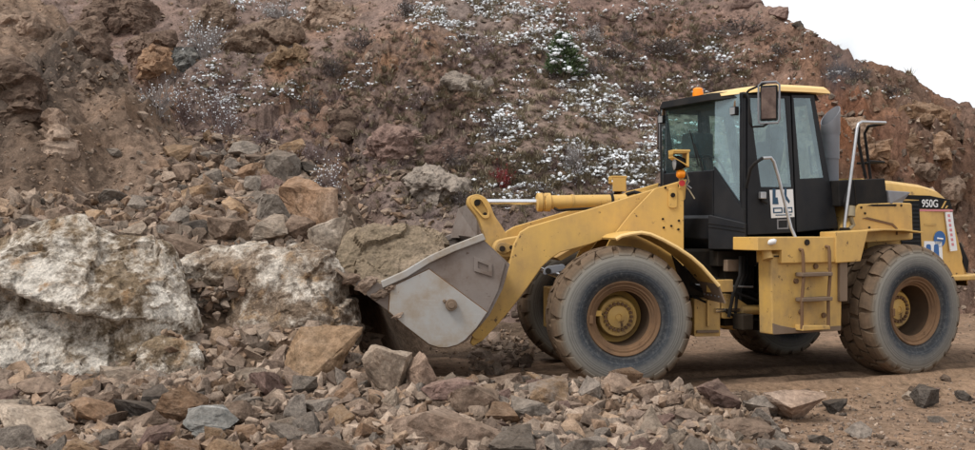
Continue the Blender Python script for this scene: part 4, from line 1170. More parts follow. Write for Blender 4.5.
# ---- platform, tank, ladder on the near side, the same on the far side
for s in (1, -1):
    e = s
    def yy(a, b): return (a, b) if s > 0 else (-b, -a)
    y0, y1 = yy(0.84, 1.26)
    plat = rear(MB().prism([(0.64, 1.645), (-0.57, 1.645), (-0.57, 1.355), (0.30, 1.355), (0.30, 1.50), (0.64, 1.50)], y0, y1), 'platform', M['yellow_worn'] if s < 0 else M['yellow'], bevel=0.008)
    y0, y1 = yy(0.98, 1.20)
    tank = rear(MB().prism(round_poly([(0.40, 1.46), (-0.66, 1.50), (-0.64, 0.56), (0.38, 0.56)], 0.02), y0, y1), 'side_tank', M['yellow_worn'], bevel=0.02)
    y0, y1 = yy(1.20, 1.215)
    MB().prism([(0.385, 0.69), (0.28, 0.66), (0.10, 0.625), (-0.20, 0.61), (-0.62, 0.62), (-0.62, 0.565), (0.375, 0.565)], y0, y1).build('scuffed_edge', M['muddy_steel'], tank, bevel=0.003)
    MB().prism([(0.36, 1.44), (-0.60, 1.47), (-0.60, 1.455), (0.36, 1.425)], y0, y1).build('panel_seam', M['greasy'], tank)
    y0, y1 = yy(1.05, 1.24)
    MB().box(-0.70, -0.58, y0, y1, 0.90, 1.66).build('tank_end', M['muddy_steel'], tank, bevel=0.01)
    y0, y1 = yy(1.02, 1.28)
    rear(MB().prism([(-0.48, 1.70), (-0.98, 1.72), (-0.86, 1.36), (-0.48, 1.345)], y0, y1), 'fender_bracket', M['yellow'], bevel=0.01)
    # ladder
    lad = bpy.data.objects.new('ladder', None); COL.objects.link(lad); lad.parent = loader
    yo = 1.30 * e
    for x0, x1, top in ((0.03, 0.045, 1.50), (-0.36, -0.345, 1.53)):
        MB().tube([(x0 + 0.03, yo - 0.08 * e, top + 0.015), (x0, yo - 0.01 * e, top), (x0, yo, top - 0.05), (x0 - 0.01, yo, 1.20), (x1, yo, 0.95), (x1, yo, 0.62)], 0.019, 8).build('side_rail', M['rust'], lad, smooth=True)
    for z in (1.225, 0.945):
        MB().box(-0.385, 0.06, yo - 0.09, yo + 0.03, z - 0.022, z + 0.022).build('rung', M['muddy_steel'], lad, bevel=0.008)
    MB().prism([(0.05, 0.66), (-0.34, 0.645), (-0.35, 0.60), (0.06, 0.60)], *(sorted((yo - 0.12 * e, yo + 0.03 * e)))).build('step_tread', M['yellow_worn'], lad, bevel=0.008)
    for (x, z) in ((0.05, 1.15), (-0.02, 0.80), (-0.36, 0.75), (-0.24, 1.31)):
        a = yy(1.20, 1.225)
        MB().tube([(x, a[0], z), (x, a[1], z)], 0.03, 12).build('bolt_head', M['rust'], tank)
    if s > 0:
        w = rear(MB().tube([(0.44, 1.15, 1.53), (0.44, 1.20, 1.40)], 0.058, 14), 'filler_cap', M['yellow_worn'], smooth=True)
        MB().tube([(0.47, 1.16, 1.56), (0.475, 1.245, 1.585), (0.44, 1.30, 1.60), (0.40, 1.27, 1.61)], [0.022, 0.032, 0.032, 0.015], 10).build('plastic_bottle', M['white'], w, smooth=True)
        rear(MB().tube([(-0.06, 1.255, 1.585), (-0.06, 1.275, 1.585)], 0.035, 12), 'rail_socket', M['greasy'])

# ---- engine side, hood, counterweight
def hood():
    m = MB()
    sect = [(-1.55, 0.72, 2.37, 1.10), (-2.0, 0.735, 2.35, 1.10), (-2.5, 0.735, 2.31, 1.10), (-2.80, 0.72, 2.255, 1.10), (-2.95, 0.70, 2.18, 1.10), (-3.04, 0.68, 2.06, 1.10), (-3.14, 0.68, 1.85, 1.10), (-3.26, 0.68, 1.50, 1.10), (-3.36, 0.68, 1.12, 1.10)]
    v, rows = [], []
    for x, hw, zt, zb in sect:
        row = []
        for y, z in ((-hw, zb), (-hw, zb + (zt - zb) * 0.5), (-hw, zt - 0.14), (-hw + 0.03, zt - 0.055), (-hw + 0.11, zt - 0.012), (-0.3, zt), (0.3, zt), (hw - 0.11, zt - 0.012), (hw - 0.03, zt - 0.055), (hw, zt - 0.14), (hw, zb + (zt - zb) * 0.5), (hw, zb)):
            row.append(len(v)); v.append((x, y, z))
        rows.append(row)
    f = []
    for a, b in zip(rows, rows[1:]):
        for i in range(len(a) - 1): f.append((a[i], a[i + 1], b[i + 1], b[i]))
        f.append((a[-1], a[0], b[0], b[-1]))
    f += [tuple(rows[0]), tuple(rows[-1][::-1])]
    m.add(v, f)
    return rear(m, 'engine_hood', M['yellow'], smooth=True)
hd = hood()
for e in (1, -1):
    def ys(a, b): return (a, b) if e > 0 else (-b, -a)
    gr = MB().prism([(-2.06, 2.08), (-2.40, 2.09), (-2.47, 1.20), (-2.12, 1.20)], *ys(0.73, 0.748))
    gr = gr.build('vent_panel', M['black'], hd, bevel=0.006)
    for k in range(16):
        z = 1.26 + k * 0.051
        MB().box(-2.43 + 0.05 * (z - 1.2) / 0.9, -2.10 + 0.05 * (z - 1.2) / 0.9, *ys(0.748, 0.756), z, z + 0.02).build('louvre', M['charcoal'], gr)
    # stripe and model number
    MB().prism([(-2.06, 2.11), (-2.06, 2.16), (-2.60, 2.155), (-2.96, 2.105), (-3.01, 1.985), (-2.41, 1.985), (-2.41, 2.10)], *ys(0.735, 0.7395)).build('stripe', M['black'], hd)
    MB().prism([(-2.41, 1.98), (-3.01, 1.98), (-3.02, 1.955), (-2.41, 1.955)], *ys(0.735, 0.7395)).build('stripe', M['pink'], hd)
    if e > 0:
        cu = bpy.data.curves.new('model_number', 'FONT')
        cu.body = '950G'; cu.size = 0.135; cu.extrude = 0.001; cu.offset = 0.0015; cu.space_character = 0.98
        to = bpy.data.objects.new('tmp', cu); COL.objects.link(to)
        dg = bpy.context.evaluated_depsgraph_get()
        me = bpy.data.meshes.new_from_object(to.evaluated_get(dg))
        bpy.data.objects.remove(to)
        nm = link('model_number', me, M['white'], hd)
        nm.location = (-2.45, 0.7425, 2.01)
        nm.rotation_euler = (R(90), 0, R(180))
        MB().prism([(-2.80, 1.995), (-2.87, 2.09), (-2.90, 2.09), (-2.83, 1.995)], 0.7395, 0.742).prism([(-2.87, 1.995), (-2.90, 2.03), (-2.93, 2.03), (-2.90, 1.995)], 0.7395, 0.742).build('stripe', M['yellow'], hd)
        # round blue sticker, white sheet with two blue boots, faded strip
        MB().tube([(-2.78, 0.735, 1.60), (-2.78, 0.739, 1.60)], 0.105, 24).build('round_sticker', M['blue'], hd)
        MB().tube([(-2.83, 0.739, 1.60), (-2.73, 0.739, 1.61)], 0.012, 6).build('sticker_print', M['white'], hd)
        bs = MB().prism([(-2.50, 1.575), (-2.815, 1.57), (-2.84, 1.26), (-2.50, 1.26)], 0.735, 0.739).build('sticker', M['white'], hd)
        for x in (-2.575, -2.715):
            MB().prism(round_poly([(x + 0.04, 1.535), (x - 0.04, 1.535), (x - 0.05, 1.40), (x - 0.06, 1.33), (x + 0.05, 1.33), (x + 0.045, 1.42)], 0.03), 0.7395, 0.7415).build('pictogram', M['blue'], bs)
        stp = MB().prism([(-2.885, 1.945), (-3.01, 1.945), (-3.10, 1.45), (-2.985, 1.44)], 0.72, 0.7385).build('warning_strip', M['white'], hd)
        for k in range(7):
            z = 1.90 - k * 0.062; x = -2.93 - (1.945 - z) * 0.19
            MB().prism([(x + 0.022, z + 0.018), (x - 0.022, z + 0.02), (x - 0.03, z - 0.016), (x + 0.012, z - 0.018)], 0.739, 0.741).build('print', M['pink'], stp)
        MB().prism([(-2.50, 1.80), (-2.72, 1.80), (-2.72, 1.775), (-2.50, 1.775)], 0.735, 0.7385).build('faded_lettering', M['yellow_worn'], hd)
    # engine side cover and rear fender
    ec = rear(MB().prism(round_poly([(-0.99, 1.72), (-1.16, 2.03), (-1.82, 2.055), (-2.05, 2.05), (-2.07, 1.60), (-1.30, 1.57), (-1.05, 1.62)], 0.03), *ys(0.55, 0.95)), 'engine_side_cover', M['yellow'], bevel=0.012)
    MB().prism([(-1.30, 2.015), (-1.38, 2.03), (-1.78, 2.035), (-1.78, 2.01), (-1.40, 2.005)], *ys(0.95, 0.956)).build('vent_slot', M['black'], ec)
    MB().prism([(-1.22, 1.86), (-1.30, 1.875), (-1.72, 1.80), (-1.80, 1.74), (-1.80, 1.66), (-1.775, 1.66), (-1.775, 1.73), (-1.70, 1.775)], *ys(0.95, 0.958)).build('panel_seam', M['rust'], ec)
    for (x, z) in ((-1.2, 1.99), (-1.26, 1.92), (-1.86, 2.02), (-1.33, 1.75), (-1.46, 2.05 - 0.03)):
        MB().tube([(x, e * 0.95, z), (x, e * 0.963, z)], 0.014, 8).build('bolt', M['greasy'], ec)
    fr = [(-0.98, 1.70), (-1.10, 1.72), (-1.35, 1.735), (-1.70, 1.73), (-2.0, 1.70)]
    rear(MB().prism(fr + [(x, z - 0.02) for x, z in fr[::-1]], *ys(0.70, 1.16)), 'rear_fender', M['yellow'], bevel=0.004)
# air box and step tread behind the cab
bb = rear(MB().prism([(-0.86, 2.31), (-1.62, 2.35), (-1.66, 2.04), (-0.88, 2.00)], 0.42, 0.93), 'battery_box', M['black'], bevel=0.015)
MB().prism([(-1.10, 2.315), (-1.115, 2.315), (-1.15, 2.03), (-1.135, 2.03)], 0.931, 0.936).build('seam', M['greasy'], bb)
rear(MB().box(-1.7, -0.95, -0.9, 0.35, 1.70, 2.20), 'transmission_cover', M['greasy'], bevel=0.02)
fold = MB().add([(-1.66, 0.94, 2.20), (-2.22, 0.78, 2.19), (-2.05, 0.80, 2.07), (-1.95, 0.90, 2.04), (-1.68, 0.96, 2.04), (-1.66, 0.72, 2.22), (-2.22, 0.72, 2.20), (-2.05, 0.72, 2.07), (-1.95, 0.72, 2.04), (-1.68, 0.72, 2.04)], [(0, 1, 2, 3, 4), (9, 8, 7, 6, 5), (0, 5, 6, 1), (1, 6, 7, 2), (2, 7, 8, 3), (3, 8, 9, 4), (4, 9, 5, 0)])
rear(fold, 'rubber_cover', M['grey_steel'], bevel=0.01)
rear(MB().box(-2.98, -2.40, -1.0, 0.80, 0.62, 1.08), 'counterweight', M['black'], bevel=0.03)
rear(MB().box(-3.60, -2.60, -1.1, 0.92, 1.07, 1.135), 'rear_bumper', M['yellow_worn'], bevel=0.015)
rear(MB().prism([(-3.36, 1.14), (-3.60, 1.14), (-3.62, 1.30), (-3.46, 1.55), (-3.30, 1.55)], -0.5, 0.5), 'radiator_guard', M['black'], bevel=0.02)
# exhaust stack with slanted mouth
ex = MB()
n = 24
v, f = [], []
for z in (1.95, 2.86, 2.93, None):
    for k in range(n):
        t = 2 * math.pi * k / n
        r = 0.10 if z in (1.95, 2.86) else 0.118
        x, y = -1.20 + r * math.cos(t), 0.45 + r * math.sin(t)
        v.append((x, y, z if z else 3.14 - 1.05 * (r * math.cos(t))))
for i in range(3):
    for k in range(n): f.append((i * n + k, i * n + (k + 1) % n, (i + 1) * n + (k + 1) % n, (i + 1) * n + k))
v2 = [(-1.20 + (p[0] + 1.20) * 0.92, 0.45 + (p[1] - 0.45) * 0.92, p[2]) for p in v[3 * n:]]
v += v2 + [(p[0], p[1], 2.6) for p in v2]
for i in (3, 4):
    for k in range(n): f.append((i * n + k, i * n + (k + 1) % n, (i + 1) * n + (k + 1) % n, (i + 1) * n + k))
ex.add(v, f)
rear(ex, 'exhaust_stack', M['grey_steel'], smooth=True)
ah = MB().tube([(-1.03, 0.90, 2.28), (-1.0, 0.92, 2.15), (-0.95, 0.95, 2.05), (-0.98, 0.95, 1.95)], 0.032, 10)
rear(ah, 'hose', M['black'], smooth=True)
rear(MB().tube([(-1.0, 0.98, 2.0), (-0.98, 1.0, 1.88)], 0.055, 12).tube([(-0.98, 1.0, 1.88), (-1.03, 1.0, 1.78), (-0.96, 1.0, 1.73)], 0.024, 8), 'air_valve', M['straw'], smooth=True)
# tall handrail: bright outer tube, dark inner posts
rear(MB().tube([(-0.885, 1.0, 1.70), (-0.89, 1.0, 1.80), (-1.085, 1.0, 2.93), (-1.11, 1.0, 2.985), (-1.16, 1.0, 3.01), (-1.57, 0.98, 3.02)], 0.0185, 12), 'handrail', M['tube_steel'], smooth=True)
rear(MB().box(-0.93, -0.84, 0.96, 1.04, 1.69, 1.75), 'handrail_foot', M['greasy'], bevel=0.008)
rear(MB().tube([(-1.70, 0.62, 2.36), (-1.60, 0.62, 2.92), (-1.58, 0.70, 3.0), (-1.55, 0.98, 3.01)], 0.019, 10), 'handrail', M['black'], smooth=True)
rear(MB().tube([(-1.62, 0.62, 2.36), (-1.50, 0.62, 2.80), (-1.46, 0.66, 3.0)], 0.019, 10), 'handrail', M['black'], smooth=True)
rear(MB().tube([(-1.62, 0.62, 2.55), (-1.70, 0.62, 2.575), (-2.0, 0.55, 2.575), (-2.02, 0.45, 2.575), (-1.70, 0.40, 2.56)], 0.016, 8), 'handrail', M['black'], smooth=True)

# ------------------------------------------------------------------ rocks
_ico = {}
def ico(sub):
    if sub not in _ico:
        bm = bmesh.new()
        bmesh.ops.create_icosphere(bm, subdivisions=sub, radius=1.0)
        bm.verts.ensure_lookup_table()
        V = np.array([v.co[:] for v in bm.verts])
        F = np.array([[v.index for v in f.verts] for f in bm.faces])
        bm.free()
        _ico[sub] = (V / np.linalg.norm(V, axis=1)[:, None], F)
    return _ico[sub]

def planes_random(g, n, lo=0.62, hi=1.0):
    N = g.normal(size=(n, 3))
    N /= np.linalg.norm(N, axis=1)[:, None]
    return N, g.uniform(lo, hi, n)

def radial(dirs, N, d, k=45.0):
    q = dirs @ N.T
    r = np.where(q > 0.04, d / np.maximum(q, 0.04), 99.0)
    r = np.minimum(r, 6.0 * d.max())
    s = d.mean()
    return -np.log(np.exp(-k * (r / s - 1)).sum(1)) / k * s + s

def hull_mesh(pts, cuts, g, rough, scale=1.0):
    """convex stone from a cloud of points: flat broken faces, sharp edges, slightly roughened"""
    bm = bmesh.new()
    for p in pts: bm.verts.new(p)
    r = bmesh.ops.convex_hull(bm, input=bm.verts)
    loose = [v for v in bm.verts if not v.link_faces]
    bmesh.ops.delete(bm, geom=loose, context='VERTS')
    bmesh.ops.triangulate(bm, faces=bm.faces)
    if cuts:
        bmesh.ops.subdivide_edges(bm, edges=bm.edges[:], cuts=cuts, use_grid_fill=True)
        bmesh.ops.triangulate(bm, faces=bm.faces)
    bm.verts.ensure_lookup_table()
    bm.normal_update()
    V = np.array([v.co[:] for v in bm.verts]); Nn = np.array([v.normal[:] for v in bm.verts])
    F = np.array([[v.index for v in f.verts] for f in bm.faces])
    bm.free()
    if rough:
        o = g.uniform(0, 50, 3)
        f1, f2, idr, vc = worley(V * 1.8 + o)
        d = rough * (1.1 * fbm(V * 2.2 + o, 4) + 0.9 * (idr - 0.5) + 0.9 * vc[:, 0] * (idr - 0.5) * 2 + 0.5 * ridged(V * 5 + o, 2))
        V = V + Nn * d[:, None]
    return V, F

def rock_verts(seed, cuts=3, npt=13, rough=0.05, chip=0.0):
    g = np.random.default_rng(seed)
    P = g.normal(size=(npt, 3))
    P /= np.linalg.norm(P, axis=1)[:, None]
    P *= g.uniform(0.72, 1.05, (npt, 1))
    # one or two clean break planes
    for _ in range(g.integers(1, 4)):
        n = g.normal(size=3); n /= np.linalg.norm(n)
        q = P @ n; lim = g.uniform(0.35, 0.65)
        P = P - np.maximum(q - lim, 0)[:, None] * n
    V, F = hull_mesh(P, cuts, g, rough)
    lo, hi = V.min(0), V.max(0)
    V = (V - (lo + hi) / 2) / ((hi - lo) / 2)
    return V, F

LIB = []
for k in range(26):
    V, F = rock_verts(100 + k, 4, 10 + k % 9, 0.06)
    LIB.append(fast_mesh('rock', V, F))

ROCKN = [0]
def place_lib(mesh, name, loc, scale, rot, mat, parent=None):
    o = bpy.data.objects.new(name, mesh)
    COL.objects.link(o)
    o.location = loc; o.scale = scale; o.rotation_euler = rot
    if not mesh.materials: mesh.materials.append(M['r_brown'])
    o.material_slots[0].link = 'OBJECT'
    o.material_slots[0].material = M[mat]
    return o

MARKS = {}
TAKEN = []           # (x, y, radius) of the stones already put down

def hand_rock(box, seed, mat, label, group=None, name='rock', depth=None, sub=4, npl=12, tilt=0.0, push=0.35, cat='rock', rough=0.05, flat=1.0):
    """one stone that the photograph shows clearly: its picture box gives width and height, the land gives the distance"""
    x0, y0, x1, y1 = box
    if depth is None:
        c = cast([(x0 + x1) / 2], [min(y1 - 0.12 * (y1 - y0), 449)])[0]
        depth = c[1]
        if np.isnan(depth): return None
    w = (x1 - x0) * depth / FPX / 2
    h = (y1 - y0) * depth / FPX / 2
    dy = (w + h) * 0.5 * flat
    V, F = rock_verts(seed, 5 if sub == 4 else 9, npl + 3, rough)
    a = tilt
    Vr = V.copy()
    Vr[:, 0], Vr[:, 2] = V[:, 0] * math.cos(a) - V[:, 2] * math.sin(a), V[:, 0] * math.sin(a) + V[:, 2] * math.cos(a)
    lo, hi = Vr.min(0), Vr.max(0)
    V = (Vr - (lo + hi) / 2) / ((hi - lo) / 2) * np.array([w, dy, h])
    ctr = at((x0 + x1) / 2, (y0 + y1) / 2, depth + dy * push)
    g = land(ctr[0], ctr[1])[0]
    if ctr[2] - h > g - 0.02:                 # reach down into the ground rather than hover
        low = V[:, 2] < 0
        V[low, 2] *= (ctr[2] - g + 0.06) / h
    me = fast_mesh(name, V, F)
    o = link(name, me, M[mat])
    o.location = ctr
    tag(o, label, cat, group)
    MARKS[seed] = tuple(ctr)
    TAKEN.append((ctr[0], ctr[1], max(w, dy) * 0.75))
    return o

def boulder(name, ctrl, sub, mat, label, seed, rough=0.05, sculpt=None, cat='boulder', chip=0.07, vox=0.024, P=None, ridge=0.035, group=None):
    """a big stone: hull of its corner points, re-meshed evenly, then broken up along its own surface"""
    P = np.array([at(*c) for c in ctrl]) if P is None else P
    c0 = P.mean(0)
    bm = bmesh.new()
    for p in P: bm.verts.new(p - c0)
    bmesh.ops.convex_hull(bm, input=bm.verts)
    bmesh.ops.delete(bm, geom=[v for v in bm.verts if not v.link_faces], context='VERTS')
    tm = bpy.data.meshes.new('tmp'); bm.to_mesh(tm); bm.free()
    to = bpy.data.objects.new('tmp', tm); COL.objects.link(to)
    md = to.modifiers.new('r', 'REMESH'); md.mode = 'VOXEL'; md.voxel_size = vox
    sm = to.modifiers.new('s', 'SMOOTH'); sm.iterations = 4; sm.factor = 0.5
    em = bpy.data.meshes.new_from_object(to.evaluated_get(bpy.context.evaluated_depsgraph_get()))
    bpy.data.objects.remove(to); bpy.data.meshes.remove(tm)
    n = len(em.vertices)
    V = np.empty(n * 3, np.float32); em.vertices.foreach_get('co', V); V = V.reshape(-1, 3).astype(float)
    Nn = np.empty(n * 3, np.float32); em.vertices.foreach_get('normal', Nn); Nn = Nn.reshape(-1, 3).astype(float)
    g = np.random.default_rng(seed)
    o = g.uniform(0, 50, 3)
    Q = V + 0.12 * np.stack([fbm(V * 2.1 + o, 3), fbm(V * 2.1 + o + 7, 3), fbm(V * 2.1 + o + 19, 3)], 1)
    f1, f2, idr, vc = worley(Q * 1.7 + o)
    i2 = (idr * 7.31) % 1.0
    d = rough * 2.2 * fbm(V * 1.3 + o, 5, 0.55)
    d += chip * (0.9 * (idr - 0.5) + 1.7 * vc[:, 0] * (idr - 0.5) + 1.7 * vc[:, 2] * (i2 - 0.5))
    g1, g2, ig, vg = worley(Q * 5.0 + o)
    j2 = (ig * 5.77) % 1.0
    d += 0.35 * chip * (0.8 * (ig - 0.5) + 1.8 * vg[:, 0] * (ig - 0.5) + 1.8 * vg[:, 2] * (j2 - 0.5))
    d += ridge * ridged(V * np.array([1.6, 1.6, 3.4]) + o, 4) + 0.016 * fbm(V * 14 + o, 4)
    V = V + Nn * d[:, None] + c0
    if sculpt: V = sculpt(V)
    em.vertices.foreach_set('co', (V - c0).astype(np.float32).ravel())
    em.polygons.foreach_set('use_smooth', [False] * len(em.polygons))
    em.update(); em.name = name
    em.materials.clear()
    ob = link(name, em, M[mat])
    ob.location = c0
    tag(ob, label, cat, group)
    MARKS[seed] = tuple(c0)
    TAKEN.append((c0[0], c0[1], 0.9 * (P[:, 0].max() - P[:, 0].min()) / 2))
    return ob

def to_px(V):
    return CXP + FPX * V[:, 0] / V[:, 1], CYP - FPX * (V[:, 2] - CAMH) / V[:, 1]

def cleft(V):
    """the overhanging shelf of the big boulder: rock below the ledge line stands further back"""
    X = V[:, 0]
    ledge = np.interp(X, [-5.6, -4.75, -4.30, -3.95, -3.55, -3.2], [1.18, 1.22, 1.02, 0.92, 0.84, 0.60]) + 0.05 * fbm(V * 2.2, 3)
    below = ledge - V[:, 2]
    w = sstep(0.0, 0.05, below) * (1 - 0.85 * sstep(0.08, 0.55, below)) * sstep(-3.45, -3.95, X) * (V[:, 1] < 11.0)
    V = V.copy()
    V[:, 1] += 0.30 * w
    lip = np.exp(-((below + 0.07) / 0.09) ** 2) * sstep(-3.45, -3.95, X) * (V[:, 1] < 11.0)
    V[:, 1] -= 0.10 * lip
    return V

boulder('boulder', [(-60, 250, 11.2), (-60, 380, 10.4), (0, 247, 10.9), (40, 238, 10.8), (85, 217, 10.9), (140, 238, 10.9), (168, 258, 10.8), (188, 285, 10.7), (194, 310, 10.6), (188, 345, 10.5), (178, 372, 10.4), (120, 398, 10.1), (0, 400, 10.0), (130, 300, 10.2), (60, 290, 10.15), (0, 280, 10.2), (-60, 300, 10.3), (0, 260, 12.2), (150, 270, 12.2), (190, 320, 12), (0, 395, 12), (150, 395, 12)],
        7, 'boulder', 'largest boulder, white-mottled with an overhanging ledge, at the left edge', 21, 0.075, cleft, chip=0.11)

def dish(V):
    """hollow on the left of the flat boulder where small stones have collected"""
    X, Z = V[:, 0], V[:, 2]
    q = np.exp(-(((X + 2.92) / 0.28) ** 2 + ((Z - 0.92) / 0.30) ** 2)) * (V[:, 1] < 12)
    V = V.copy()
    V[:, 1] += 0.32 * q
    return V
boulder('boulder', [(178, 264, 11.5), (215, 252, 11.6), (260, 247, 11.7), (310, 245, 11.7), (332, 252, 11.5), (346, 280, 11.4), (353, 315, 11.3), (350, 338, 11.2), (300, 348, 10.9), (260, 356, 10.9), (200, 362, 11.0), (185, 330, 11.2), (326, 258, 11.15), (320, 335, 10.95), (230, 270, 11.15), (200, 270, 12.9), (330, 262, 12.9), (340, 335, 12.6), (200, 350, 12.6)],
        7, 'boulder_tan', 'flat-topped tan and white boulder between the largest boulder and the bucket', 22, 0.06, dish, chip=0.09)
boulder('boulder', [(336, 254, 12.2), (345, 236, 12.4), (370, 227, 12.6), (400, 222, 12.6), (428, 227, 12.7), (448, 243, 12.6), (455, 270, 12.3), (420, 290, 11.9), (372, 287, 11.9), (338, 276, 12.0), (350, 245, 13.5), (440, 245, 13.5), (400, 300, 13.4)],
        6, 'r_green', 'greenish brown boulder lying in the mouth of the bucket', 23, 0.06)
boulder('boulder', [(138, 350, 10.1), (160, 340, 10.15), (195, 343, 10.2), (203, 365, 10.1), (198, 398, 9.9), (150, 398, 9.85), (140, 380, 9.95), (150, 350, 10.7), (195, 350, 10.7), (190, 398, 10.6)],
        5, 'boulder', 'blocky mottled chunk below the right end of the largest boulder', 24, 0.05)

